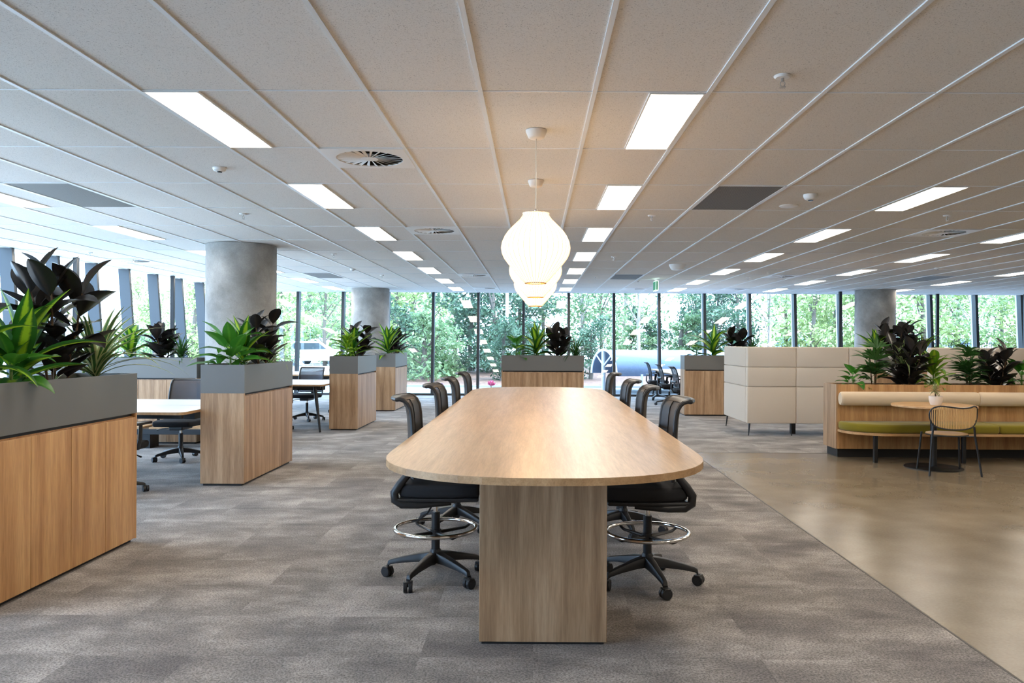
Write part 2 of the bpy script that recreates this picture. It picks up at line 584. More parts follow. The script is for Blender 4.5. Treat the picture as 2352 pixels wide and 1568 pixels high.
cache = {}; rest = MB()
for n, (a, x0, x1, y0, y1) in enumerate(bays):
    e = 0.004
    if n < 300 and a > 0:
        key = (round(x1 - x0, 3), round(y1 - y0, 3))
        if key not in cache:
            me = box(e, key[0] - e, e, key[1] - e, 0, 0.015).mesh('ceiling_tile', 0.002, 1)
            me.materials.append(MATS['ceiling_tile'])
            cache[key] = me
        link('ceiling_tile', cache[key], ceiling, (x0, y0, CEIL + 0.003))
    else:
        rest.box(x0 + e, x1 - e, y0 + e, y1 - e, CEIL + 0.003, CEIL + 0.018)
tag(rest.build('ceiling_tile_field', 'ceiling_tile', ceiling), kind='stuff')
run = box(-0.012, 0.012, YB, YF + LEAN, 0, 0.02).mesh('grid_runner'); run.materials.append(MATS['grid_white'])
for i in range(-13, 25):
    link('grid_runner', run, ceiling, (GX(i), 0, CEIL - 0.004))
run = box(XL, XR, -0.005, 0.005, 0, 0.015).mesh('cross_runner'); run.materials.append(MATS['grid_white'])
for k in range(-7, 14):
    link('cross_runner', run, ceiling, (0, GY(k), CEIL - 0.001))
box(XL - 0.15, XR + 0.1, YB - 0.1, YF + LEAN + 0.15, CEIL + 0.12, CEIL + 0.45).build('slab', 'column_concrete', ceiling)

# ------------------------------------------------------------------ plain walls out of view
w = box(XR, XR + 0.1, YB, YF + 0.2, 0, CEIL + 0.12).build('wall_right', 'wall_paint'); tag(w, kind='structure')
w = box(XL - 0.1, XR + 0.1, YB - 0.1, YB, 0, CEIL + 0.12).build('wall_back', 'wall_paint'); tag(w, kind='structure')

# ------------------------------------------------------------------ glazing
def slanted(x0, x1, z0, z1, yo0, yo1):
    """a bar on the far facade: yo0, yo1 are depths measured inward/outward from the leaning glass plane"""
    def y(z, o): return YF + LEAN * z / CEIL + o
    return MB().hexa([(x0, y(z0, yo0), z0), (x1, y(z0, yo0), z0), (x1, y(z0, yo1), z0), (x0, y(z0, yo1), z0)],
                     [(x0, y(z1, yo0), z1), (x1, y(z1, yo0), z1), (x1, y(z1, yo1), z1), (x0, y(z1, yo1), z1)])
window_1 = struct('window_1')
MX = [-7.42 + 1.187 * k for k in range(0, 20)]
MX = [x for x in MX if x < XR]
edges = MX + [XR]
for k, x in enumerate(MX):
    slanted(x - 0.035, x + 0.035, 0.03, CEIL + 0.1, -0.13, 0.05).build('mullion', 'mullion_dark', window_1)
    if x > 4:      # on this stretch the pale cover strip of each mullion shows
        slanted(x - 0.037, x + 0.037, 0.03, CEIL + 0.1, 0.05, 0.12).build('cover_strip', 'pale_alu', window_1)
for a, b in zip(edges[:-1], edges[1:]):
    x0, x1 = a + 0.035, b - (0.0 if b == XR else 0.035)
    yy = lambda z: YF + LEAN * z / CEIL
    MB().add([(x0, yy(0.05), 0.05), (x1, yy(0.05), 0.05), (x1, yy(CEIL + 0.1), CEIL + 0.1), (x0, yy(CEIL + 0.1), CEIL + 0.1)], [(0, 1, 2, 3)]).build('pane', 'window_glass', window_1)
slanted(XL, XR, 0.0, 0.055, -0.10, 0.08).build('sill', 'mullion_dark', window_1)

window_2 = struct('window_2')
def xl(z, o): return XL + LEAN - LEAN * z / CEIL + o
def slanted_left(y0, y1, z0, z1, o0, o1):
    return MB().hexa([(xl(z0, o0), y0, z0), (xl(z0, o1), y0, z0), (xl(z0, o1), y1, z0), (xl(z0, o0), y1, z0)],
                     [(xl(z1, o0), y0, z1), (xl(z1, o1), y0, z1), (xl(z1, o1), y1, z1), (xl(z1, o0), y1, z1)])
FY = [12.15 + 1.068 * k for k in range(-16, 8)]
for y in FY:
    f = slanted_left(y, y + 0.06, 0.03, CEIL + 0.1, 0.0, 0.19).build('fin', 'fin_grey', window_2)
    slanted_left(y - 0.001, y + 0.061, 0.03, CEIL + 0.1, 0.185, 0.195).build('fin_edge', 'mullion_dark', f)
ye = [YB] + FY + [YF]
for a, b in zip(ye[:-1], ye[1:]):
    if b - a > 0.1:
        y0 = a + 0.06 if a in FY else a
        MB().add([(xl(0.05, 0), y0, 0.05), (xl(0.05, 0), b, 0.05), (xl(CEIL + 0.1, 0), b, CEIL + 0.1), (xl(CEIL + 0.1, 0), y0, CEIL + 0.1)], [(0, 1, 2, 3)]).build('pane', 'window_glass', window_2)
slanted_left(YB, YF, 0.0, 0.055, -0.06, 0.12).build('sill', 'mullion_dark', window_2)

for x, y, wh in ((7.58, 19.4, 'in front of the glazing beside the column behind the booth'), (10.35, 20.1, 'at the glazing past the column behind the booth'),
                 (-7.28, 12.35, 'among the slanted fins, behind the striped dracaena'), (-7.28, 15.65, 'among the slanted fins, next to the nearer column'), (12.6, 20.1, 'at the last far window')):
    t = thing('steel_post', 'thin dark vertical steel post ' + wh, 'post', (x, y, 0), 0, 'steel posts inside the glazing')
    box(-0.035, 0.035, -0.035, 0.035, 0.01, CEIL - 0.005).build('shaft', 'mullion_dark', t, 0.004, 1)
    box(-0.06, 0.06, -0.06, 0.06, 0.0, 0.01).build('base_plate', 'mullion_dark', t)

# ------------------------------------------------------------------ concrete columns
for x, y, lab in ((-4.05, 10.75, 'round grey concrete column rising behind the planter with the leafy dracaena'),
                  (-4.06, 19.25, 'round concrete column standing by the far glazing between two planter cabinets'),
                  (8.25, 18.95, 'round concrete column by the windows behind the cream booth')):
    t = MB().lathe([(0.462, 0.0), (0.462, CEIL - 0.002)], 64, (0, 0, 0)).build('concrete_column', 'column_concrete', smooth=True)
    t.location = (x, y, 0)
    tag(t, lab, 'column')

# ------------------------------------------------------------------ ceiling fittings
def proto_light():
    t = thing('ceiling_light', 'x', 'ceiling light')
    fr = MB()
    fr.box(-0.148, -0.138, -0.588, 0.588, -0.006, 0.03); fr.box(0.138, 0.148, -0.588, 0.588, -0.006, 0.03)
    fr.box(-0.138, 0.138, -0.588, -0.578, -0.006, 0.03); fr.box(-0.138, 0.138, 0.578, 0.588, -0.006, 0.03)
    fr.build('frame', 'satin_white', t)
    box(-0.138, 0.138, -0.578, 0.578, 0.0, 0.02).build('diffuser', 'led_panel', t)
    box(-0.14, 0.14, -0.58, 0.58, 0.03, 0.05).build('back_pan', 'satin_white', t)
    return t
light0 = proto_light(); used = False
for (i, k), (side, wh, grp) in light_bays.items():
    y0, y1 = GY(k), GY(k + 1)
    if y0 < YB: continue
    o = light0 if not used else copy_tree(light0)
    used = True
    x = GX(i + 1) - 0.012 - 0.150 if side == 'R' else GX(i) + 0.012 + 0.150
    o.location = (x, (y0 + y1) / 2, CEIL)
    nth = ('first', 'second', 'third', 'fourth', 'fifth', 'sixth', 'seventh', 'added as eighth', 'added as ninth')[(12 - k) // 2]
    tag(o, 'ceiling light panel %s, %s from the far windows' % (wh, nth), group=grp)

def proto_vent():
    t = thing('ceiling_vent', 'x', 'air vent')
    n = 40; R = 0.235
    pts = [(R * math.cos(2 * PI * i / n), R * math.sin(2 * PI * i / n)) for i in range(n)]
    sq = []
    for i in range(n):
        c, s = math.cos(2 * PI * i / n), math.sin(2 * PI * i / n)
        m = 0.288 / max(abs(c), abs(s)); sq.append((c * m, s * m))
    fm = MB()
    vs = [(x, y, -0.006) for x, y in sq] + [(x, y, -0.006) for x, y in pts] + [(x, y, 0.003) for x, y in pts] + [(x, y, 0.01) for x, y in sq]
    fs = []
    for i in range(n):
        j = (i + 1) % n
        fs += [(i, j, n + j, n + i), (n + i, n + j, 2 * n + j, 2 * n + i), (i, 3 * n + i, 3 * n + j, j)]
    fm.add(vs, fs).build('face_plate', 'satin_white', t)
    MB().lathe([(R + 0.001, 0.003), (R + 0.001, 0.11), (0.001, 0.11)], 40, cap=False).build('plenum', 'vent_dark', t)
    MB().lathe([(0.06, -0.006), (0.06, 0.02)], 24).build('hub', 'satin_white', t)
    bl = MB()
    a0, a1, h = 0.055, 0.235, 0.03
    bl.add([(a0, -0.005, -0.006), (a1, -0.013, -0.006), (a1, 0.010, 0.002), (a0, 0.003, 0.002),
            (a0, -0.005, -0.004), (a1, -0.013, -0.004), (a1, 0.010, 0.004), (a0, 0.003, 0.004)],
           [(0, 1, 2, 3), (7, 6, 5, 4), (0, 4, 5, 1), (1, 5, 6, 2), (2, 6, 7, 3), (3, 7, 4, 0)])
    me = bl.mesh('blade'); me.materials.append(MATS['satin_white'])
    for q in range(24):
        link('blade', me, t, (0, 0, 0), (0, 0, 2 * PI * q / 24))
    return t
vent0 = proto_vent(); used = False
for i, k in VENTS:
    o = vent0 if not used else copy_tree(vent0); used = True
    o.location = (GX(i) + 0.3, GY(k) + 0.3, CEIL)
    nth = {1: 'farthest from the far windows', 4: 'midway along', 9: 'near the far end', 12: 'right by the far windows', 7: 'midway along'}[k]
    wh = {-3: 'between aisle lights and pendants', 7: 'above concrete floor and booth', -12: 'beside the slanted fins', -8: 'over the bench desks', 3: 'past the exit sign'}[i]
    tag(o, 'swirl-bladed ceiling diffuser %s, %s' % (wh, nth), group='swirl diffusers ' + wh)

def proto_grille():
    t = thing('return_grille', 'x', 'air grille')
    fr = MB(); a, b = 0.286, 0.586
    fr.box(-a, -a + 0.012, -b, b, -0.004, 0.02).box(a - 0.012, a, -b, b, -0.004, 0.02).box(-a, a, -b, -b + 0.012, -0.004, 0.02).box(-a, a, b - 0.012, b, -0.004, 0.02)
    fr.build('frame', 'satin_white', t)
    box(-a + 0.012, a - 0.012, -b + 0.012, b - 0.012, 0.0, 0.012).build('perforated_plate', 'perforated_grey', t)
    return t
gr0 = proto_grille(); used = False
for (i, k), lab in zip(GRILLES, ('over the concrete floor, next to the motion sensor', 'near the green exit sign', 'over the desks, next to the tall-plant planter', 'between the two concrete columns', 'above the booth beyond the swirl diffuser')):
    o = gr0 if not used else copy_tree(gr0); used = True
    o.location = (GX(i) + 0.3, GY(k) + 0.6, CEIL)
    tag(o, 'dark perforated return air grille ' + lab)

def proto_sprinkler():
    t = thing('sprinkler', 'x', 'sprinkler')
    MB().lathe([(0.034, -0.012), (0.042, -0.004), (0.042, 0.0)], 20).build('rosette', 'satin_white', t, smooth=True)
    MB().tube([(0, 0, -0.012), (0, 0, -0.03)], 0.008, 8).build('body', 'steel_satin', t)
    fr = MB()
    for s in (-1, 1):
        fr.tube([(0.006 * s, 0, -0.028), (0.012 * s, 0, -0.036), (0.010 * s, 0, -0.048), (0.0, 0, -0.056)], 0.002, 6)
    fr.build('yoke', 'steel_satin', t)
    MB().lathe([(0.016, -0.058), (0.016, -0.056)], 12).build('deflector', 'steel_satin', t)
    return t
sp0 = proto_sprinkler(); used = False
SPR = [((1.215, 3.85), 'next to the large light panel beside the pendants'), ((-3.02, 8.06), 'in front of the first concrete column'), ((1.2, 8.05), 'beside the pendant row'),
       ((4.2, 7.97), 'over the banquette side'), ((-6.67, 11.66), 'beside the slanted window fins'), ((-3.02, 11.69), 'between the concrete columns'), ((-3.02, 15.37), 'near the far concrete column'),
       ((1.2, 11.9), 'behind the pendant row'), ((4.2, 15.4), 'over the far desks'), ((8.2, 11.8), 'above the booth'), ((1.2, 15.5), 'near the far glazing')]
for (x, y), wh in SPR:
    o = sp0 if not used else copy_tree(sp0); used = True
    o.location = (x, y, CEIL + 0.003); tag(o, 'small ceiling sprinkler head ' + wh)

def dome(name, label, cat, x, y, r, h, dark=True, prof=None):
    t = thing(name, label, cat, (x, y, CEIL + 0.003))
    prof = prof or [(r, 0.0), (r, -h * 0.35), (r * 0.82, -h * 0.8), (r * 0.5, -h)]
    MB().lathe(prof[::-1], 24).build('housing', 'satin_white', t, smooth=True)
    if dark:
        MB().lathe([(r * 0.32, -h - 0.006), (r * 0.42, -h + 0.002)], 16).build('lens', 'lens_dark', t)
    return t
dome('smoke_detector', 'small round smoke detector on the ceiling over the aisle lights', 'detector', -2.41, 5.94, 0.05, 0.03)
dome('motion_sensor', 'white dome motion sensor with dark eye next to the perforated grille', 'sensor', 2.43, 6.9, 0.062, 0.05)
dome('ceiling_speaker', 'flat round white speaker cover beside the dome motion sensor', 'speaker', 2.42, 7.46, 0.09, 0.012, False)
dome('wireless_access_point', 'tapered white wireless access point on the ceiling over the aisle to the exit sign', 'access point', 2.38, 13.05, 0.13, 0.09, False,
     [(0.145, 0.0), (0.135, -0.03), (0.10, -0.085), (0.09, -0.09)])
dome('smoke_detector', 'small round smoke detector beside the hanging exit sign', 'detector', 2.15, 16.3, 0.05, 0.03)
dome('smoke_detector', 'small round smoke detector between the two concrete columns', 'detector', -3.3, 14.1, 0.05, 0.03)
dome('smoke_detector', 'small round smoke detector above the cream booth', 'detector', 6.9, 13.4, 0.05, 0.03)

t = thing('exit_sign', 'green and white exit sign hanging edge-on from the ceiling', 'sign', (2.46, 15.9, CEIL))
MB().tube([(0, -0.1, 0), (0, -0.1, -0.05)], 0.006, 6).tube([(0, 0.1, 0), (0, 0.1, -0.05)], 0.006, 6).build('hanger', 'satin_white', t)
box(-0.028, 0.028, -0.18, 0.18, -0.245, -0.05).build('housing', 'exit_white', t, 0.004, 1)
for s in (-1, 1):
    p = box(0.028 * s, 0.030 * s, -0.165, 0.165, -0.235, -0.06).build('face', 'exit_green', t)
p = box(-0.02, 0.012, -0.182, -0.18, -0.235, -0.06).build('end_face', 'exit_green', t)

# ------------------------------------------------------------------ pendant lamps
def proto_pendant():
    t = thing('pendant_lamp', 'x', 'pendant lamp')
    z = lambda y: 2.185 - (y - 745) * 0.433 / 585 - CEIL
    rows = [(745, 95), (770, 108), (800, 130), (830, 160), (860, 190), (900, 226), (940, 252), (985, 272), (1035, 280), (1080, 273), (1120, 256),
            (1160, 228), (1200, 195), (1240, 163), (1280, 130), (1305, 108), (1330, 86)]
    prof = [(w_ * 0.212 / 280, z(y_)) for y_, w_ in rows]
    n = 108; ribs = 36
    vs = []; fs = []
    for r, zz in prof:
        for i in range(n):
            a = 2 * PI * i / n
            rr = r * (1 - 0.012 * math.sin(PI * (i % 3) / 3))
            vs.append((rr * math.cos(a), rr * math.sin(a), zz))
    for k in range(len(prof) - 1):
        for i in range(n):
            j = (i + 1) % n
            fs.append((k * n + i, (k + 1) * n + i, (k + 1) * n + j, k * n + j))
    sh = MB().add(vs, fs).build('shade', 'lamp_shade', t)
    rb = MB().tube([(r + 0.0015, 0, zz) for r, zz in prof], 0.003, 6).mesh('rib'); rb.materials.append(MATS['shade_wire_glow'])
    for i in range(ribs):
        link('rib', rb, sh, (0, 0, 0), (0, 0, 2 * PI * i / ribs))
    b = prof[-1]
    MB().tube([(b[0] * math.cos(2 * PI * i / 32), b[0] * math.sin(2 * PI * i / 32), b[1]) for i in range(32)], 0.0045, 6, closed=True).build('bottom_ring', 'ring_brass', sh)
    MB().lathe([(0.0835, prof[0][1] - 0.002), (0.0835, prof[0][1] + 0.002)], 32).build('top_disc', 'pot_white', t)
    MB().tube([(0, 0, -0.05), (0, 0, prof[0][1])], 0.0035, 8).build('cord', 'cord_silver', t)
    MB().lathe([(0.004, prof[0][1] + 0.03), (0.011, prof[0][1] + 0.02), (0.011, prof[0][1])], 12).build('cord_grip', 'steel_satin', t)
    MB().lathe([(0.038, -0.052), (0.05, -0.045), (0.064, -0.012), (0.066, 0.0)], 32).build('ceiling_rose', 'pot_white', t, smooth=True)
    return t
pen0 = proto_pendant()
for n, y in enumerate((4.85, 6.35, 7.85)):
    o = pen0 if n == 0 else copy_tree(pen0)
    o.location = (0.003, y, CEIL)
    tag(o, ('ribbed cream paper pendant lamp hanging over the long table end away from the windows', 'ribbed cream paper pendant lamp, middle one of three over the long table',
            'ribbed cream paper pendant lamp over the long table end nearest the windows')[n], group='pendant lamps over the long table')

# ------------------------------------------------------------------ long table
def stadium(cx, hw, y0, y1, d, ex=2.5, n=22):
    pts = []
    for i in range(n + 1):
        th = PI * i / n
        c, s = math.cos(th), math.sin(th)
        pts.append((cx + hw * math.copysign(abs(c) ** (2 / ex), c), y1 - d + d * abs(s) ** (2 / ex)))
    for i in range(n + 1):
        th = PI + PI * i / n
        c, s = math.cos(th), math.sin(th)
        pts.append((cx + hw * math.copysign(abs(c) ** (2 / ex), c), y0 + d - d * abs(s) ** (2 / ex)))
    return pts
TBX = 0.043
t = thing('long_table', 'long oak meeting table with rounded ends under the pendant lamps', 'table', (TBX, 5.67, 0))
ol = stadium(0, 0.675, 2.77 - 5.67, 8.56 - 5.67, 0.66, 2.35)
MB().prism(ol, 0.872, 0.8985).build('edge_band', 'oak_edge', t)
MB().prism([(x * 0.9992, y * 0.9998) for x, y in ol], 0.8985, 0.90).build('table_top', 'oak_top', t)
for y0 in (3.57, 7.2):
    p = box(-0.292, 0.292, y0 - 5.67, y0 - 5.67 + 0.55, 0.012, 0.872).build('pedestal', 'oak_panel', t, 0.002, 1)
    box(-0.28, 0.28, y0 - 5.66, y0 - 5.67 + 0.54, 0.0, 0.012).build('foot', 'black_gap', p)

# ------------------------------------------------------------------ drafting stools
def star_base(t, r_end=0.285, z_hub=0.13, wheel=0.031):
    leg = MB()
    sec = [(0.02, z_hub, 0.034, 0.029), (0.10, z_hub - 0.008, 0.028, 0.024), (0.20, z_hub - 0.025, 0.022, 0.017), (r_end - 0.018, z_hub - 0.040, 0.018, 0.014),
           (r_end, z_hub - 0.050, 0.016, 0.014), (r_end + 0.004, z_hub - 0.072, 0.012, 0.011)]
    vs = []
    for x, zc, hw, hh in sec:
        vs += [(x, -hw, zc - hh), (x, hw, zc - hh), (x, hw * 0.7, zc + hh), (x, -hw * 0.7, zc + hh)]
    fs = [(0, 1, 2, 3), tuple(range(len(vs) - 4, len(vs)))[::-1]]
    for k in range(len(sec) - 1):
        for i in range(4):
            j = (i + 1) % 4
            fs.append((k * 4 + i, k * 4 + j, (k + 1) * 4 + j, (k + 1) * 4 + i))
    leg.add(vs, fs)
    lm = leg.mesh('base_leg', 0.004, 2, True); lm.materials.append(MATS['black_plastic'])
    wm = MB()
    for s in (-1, 1):
        wm.cyl((0.0, 0.014 * s, wheel), wheel, (0, 1, 0), 0.011, 16)
    wm.tube([(0, 0, wheel), (0.0, 0, wheel + 0.034)], 0.012, 8)
    wm.box(-0.02, 0.02, -0.026, 0.026, wheel + 0.012, wheel + 0.03)
    wm = wm.mesh('caster', 0.003, 1, True); wm.materials.append(MATS['black_plastic'])
    for q in range(5):
        a = math.radians(28) + 2 * PI * q / 5
        l = link('base_leg', lm, t, (0, 0, 0), (0, 0, a))
        link('caster', wm, l, (r_end + 0.004, 0, 0), (0, 0, 0.7 + q))
    MB().lathe([(0.036, z_hub - 0.03), (0.040, z_hub - 0.01), (0.034, z_hub + 0.03), (0.028, z_hub + 0.045)], 20).build('hub', 'black_plastic', t, smooth=True)

def shell(profile, hw, depth, ny=12, taper=0.0):
    """profile: list of (x, z); swept over y with a concave plan; returns an open sheet"""
    vs = []; fs = []; m = len(profile)
    for x, z in profile:
        for j in range(ny + 1):
            u = -1 + 2 * j / ny
            k = hw * (1 - taper * (z - profile[0][1]))
            vs.append((x + depth * u * u, k * u, z))
    for a in range(m - 1):
        for j in range(ny):
            fs.append((a * (ny + 1) + j, a * (ny + 1) + j + 1, (a + 1) * (ny + 1) + j + 1, (a + 1) * (ny + 1) + j))
    return vs, fs

def solid(vs, fs, th, name, mat, parent):
    me = bpy.data.meshes.new(name); me.from_pydata(vs, [], fs)
    bm = bmesh.new(); bm.from_mesh(me)
    bmesh.ops.recalc_face_normals(bm, faces=bm.faces)
    bmesh.ops.solidify(bm, geom=bm.faces[:], thickness=th)
    bmesh.ops.recalc_face_normals(bm, faces=bm.faces)
    bm.to_mesh(me); bm.free()
    me.polygons.foreach_set('use_smooth', [True] * len(me.polygons))
    try: me.set_sharp_from_angle(angle=math.radians(50))
    except Exception: pass
    me.materials.append(MATS[mat])
    return link(name, me, parent)

def proto_stool():
    t = thing('drafting_stool', 'x', 'stool')
    star_base(t)
    MB().tube([(0, 0, 0.13), (0, 0, 0.39)], 0.025, 16).build('column_sleeve', 'black_plastic', t, smooth=True)
    MB().tube([(0, 0, 0.39), (0, 0, 0.455)], 0.014, 14).build('gas_lift', 'chrome', t, smooth=True)
    ring = MB().tube([(0.236 * math.cos(2 * PI * i / 48), 0.236 * math.sin(2 * PI * i / 48), 0.295) for i in range(48)], 0.0115, 10, closed=True).build('foot_ring', 'chrome', t, smooth=True)
    for q in range(4):
        a = 0.6 + q * PI / 2
        c, s = math.cos(a), math.sin(a)
        MB().tube([(0.02 * c, 0.02 * s, 0.268), (0.20 * c, 0.20 * s, 0.272), (0.228 * c, 0.228 * s, 0.285)], [0.016, 0.011, 0.010], 8, flat=(1, 0.7)).build('spoke', 'black_plastic', ring)
    MB().lathe([(0.032, 0.25), (0.032, 0.29)], 16).build('ring_clamp', 'black_plastic', t)
    box(-0.12, 0.13, -0.07, 0.07, 0.452, 0.492).build('mechanism', 'black_plastic', t, 0.012, 2)
    MB().tube([(0.0, -0.05, 0.46), (-0.01, -0.17, 0.452), (-0.03, -0.19, 0.42), (-0.08, -0.20, 0.385), (-0.11, -0.20, 0.38)], [0.006, 0.006, 0.007, 0.010, 0.006], 8, flat=(1, 0.6)).build('lever', 'black_plastic', t)
    # seat: pan and cushion
    box(-0.20, 0.26, -0.225, 0.225, 0.488, 0.512).build('seat_pan', 'black_plastic', t, 0.02, 2)
    st = [(-0.19, -0.2), (-0.1, -0.235), (0.12, -0.24), (0.26, -0.215), (0.285, -0.1), (0.29, 0), (0.285, 0.1), (0.26, 0.215), (0.12, 0.24), (-0.1, 0.235), (-0.19, 0.2), (-0.205, 0)]
    MB().prism(st, 0.512, 0.588).build('seat', 'black_fabric', t, 0.024, 3, True)
    # side loops that carry the back
    for s in (-1, 1):
        y = 0.205 * s
        MB().tube([(0.10, y * 0.8, 0.478), (-0.08, y, 0.472), (-0.17, y, 0.474), (-0.208, y, 0.500), (-0.212, y, 0.540), (-0.180, y, 0.590), (-0.138, y, 0.640), (-0.106, y, 0.70)],
                  [0.018, 0.023, 0.025, 0.027, 0.026, 0.025, 0.023, 0.018], 10, flat=(0.85, 0.95)).build('back_support', 'black_plastic', t, smooth=True)
    prof = [(-0.148, 0.62), (-0.150, 0.70), (-0.154, 0.80), (-0.158, 0.89), (-0.162, 0.955), (-0.170, 1.005), (-0.186, 1.036), (-0.206, 1.053), (-0.230, 1.061), (-0.248, 1.059)]
    vs, fs = shell(prof, 0.205, 0.045, 14, 0.10)
    solid(vs, fs, 0.006, 'back_mesh', 'brown_mesh', t)
    ny = 14
    fr = MB()
    side = lambda j: [Vector(vs[a * (ny + 1) + j]) for a in range(len(prof))]
    path = side(0) + [Vector(vs[(len(prof) - 1) * (ny + 1) + j]) for j in range(1, ny)] + side(ny)[::-1] + [Vector(vs[j]) for j in range(ny - 1, 0, -1)]
    fr.tube(path, 0.013, 8, closed=True)
    fr.build('back_frame', 'black_plastic', t, smooth=True)
    # wide brown band of the frame along each side and over the rolled top
    for j0, j1 in ((0, 3), (11, 14)):
        v2 = []; f2 = []
        for a in range(len(prof)):
            for j in range(j0, j1 + 1):
                p = vs[a * (ny + 1) + j]; v2.append((p[0] + 0.007, p[1], p[2]))
        m = j1 - j0 + 1
        for a in range(len(prof) - 1):
            for j in range(m - 1):
                f2.append((a * m + j, a * m + j + 1, (a + 1) * m + j + 1, (a + 1) * m + j))
        solid(v2, f2, 0.004, 'frame_band', 'black_plastic', t)
    v2 = []; f2 = []
    for a in range(len(prof) - 4, len(prof)):
        for j in range(ny + 1):
            p = vs[a * (ny + 1) + j]; v2.append((p[0] + 0.003, p[1], p[2] + 0.007))
    for a in range(3):
        for j in range(ny):
            f2.append((a * (ny + 1) + j, a * (ny + 1) + j + 1, (a + 1) * (ny + 1) + j + 1, (a + 1) * (ny + 1) + j))
    solid(v2, f2, 0.005, 'top_roll', 'black_plastic', t)
    return t
stool0 = proto_stool()
ORD = ['at the end away from windows', 'second from the end away from windows', 'third from the end away from windows', 'at the window end']
n = 0
for side, xs, ys, rz in (('cabinet', -0.575, (4.57, 5.84, 6.98, 8.22), 0.0), ('concrete', 0.655, (4.5, 5.72, 6.68, 8.2), PI)):
    for k, y in enumerate(ys):
        o = stool0 if n == 0 else copy_tree(stool0); n += 1
        o.location = (xs, y, 0); o.rotation_euler = (0, 0, rz + (0.03, -0.04, 0.02, -0.02)[k])
        tag(o, 'black mesh drafting stool, %s side of long table, %s' % (side, ORD[k]), group='drafting stools at the long table')

# ------------------------------------------------------------------ planter cabinets
def planter(name_label, x0, x1, y0, y1, front, doors, top=1.158, wood_top=0.885, pmat='oak_panel'):
    """front: side that carries the doors, '+x' or '-y'"""
    cx, cy = (x0 + x1) / 2, (y0 + y1) / 2
    t = thing('planter_cabinet', name_label, 'cabinet', (cx, cy, 0))
    a, b = (x1 - x0) / 2, (y1 - y0) / 2
    P = 0.018
    box(-a + 0.02, a - 0.03, -b + 0.02, b - 0.02, 0.0, 0.022).build('plinth', 'black_gap', t)
    if front == '+x':
        box(-a, a - P - 0.002, -b + 0.018, b - 0.018, 0.022, wood_top - 0.02).build('carcass', pmat, t)
        for s in (-1, 1):
            q = sorted((s * b, s * (b - 0.018)))
            box(-a, a, q[0], q[1], 0.022, wood_top).build('end_panel', pmat, t, 0.001, 1)
        w_ = (2 * b - 0.036) / doors
        for d in range(doors):
            box(a - P, a, -b + 0.018 + d * w_ + 0.002, -b + 0.018 + (d + 1) * w_ - 0.002, 0.026, wood_top - 0.028).build('door', pmat, t, 0.0008, 1)
        box(-a + 0.01, a - 0.03, -b + 0.018, b - 0.018, wood_top - 0.03, wood_top).build('shadow_gap', 'black_gap', t)
    else:
        box(-a + 0.018, a - 0.018, -b + P + 0.002, b, 0.022, wood_top - 0.02).build('carcass', pmat, t)
        for s in (-1, 1):
            q = sorted((s * a, s * (a - 0.018)))
            box(q[0], q[1], -b, b, 0.022, wood_top).build('end_panel', pmat, t, 0.001, 1)
        w_ = (2 * a - 0.036) / doors
        for d in range(doors):
            box(-a + 0.018 + d * w_ + 0.002, -a + 0.018 + (d + 1) * w_ - 0.002, -b, -b + P, 0.026, wood_top - 0.028).build('door', pmat, t, 0.0008, 1)
        box(-a + 0.018, a - 0.018, -b + 0.03, b - 0.01, wood_top - 0.03, wood_top).build('shadow_gap', 'black_gap', t)
    pb = MB(); th = 0.012
    pb.box(-a, a, -b, -b + th, wood_top, top).box(-a, a, b - th, b, wood_top, top)
    pb.box(-a, -a + th, -b + th, b - th, wood_top, top).box(a - th, a, -b + th, b - th, wood_top, top)
    pb.box(-a + th, a - th, -b + th, b - th, wood_top, wood_top + 0.012)
    pb.build('planter_box', 'planter_grey', t)
    box(-a + th, a - th, -b + th, b - th, wood_top + 0.012, top - 0.05).build('potting_soil', 'soil', t)
    return t
planter('oak planter cabinet with four seamed doors, its trough crowded with large dark leaves', -3.17, -2.745, 3.86, 5.38, '+x', 4, pmat='oak_warm_lit')
planter('oak planter cabinet with grey trough standing in front of the nearer round concrete column', -3.19, -2.77, 7.44, 8.92, '+x', 4)
planter('oak planter cabinet with grey trough beside the splayed-leg desk, in front of the far column', -3.21, -2.765, 12.19, 13.62, '+x', 4)
planter('oak planter cabinet with grey trough against the far column, nearest the window wall', -3.2, -2.79, 15.62, 17.05, '+x', 4)
planter('long grey-troughed planter cabinet across the back of the first desk bay', -6.9, -4.545, 10.48, 10.9, '-y', 6)
planter('grey-troughed oak planter cabinet standing crosswise behind the far end of the long table', -0.59, 0.875, 13.9, 14.33, '-y', 4)
planter('grey-troughed oak planter cabinet beside the cream booth', 2.87, 4.37, 14.95, 15.37, '-y', 4)
planter('grey-troughed planter cabinet hidden behind the cream booth with tall leaves over it', 6.1, 8.0, 14.95, 15.37, '-y', 5)

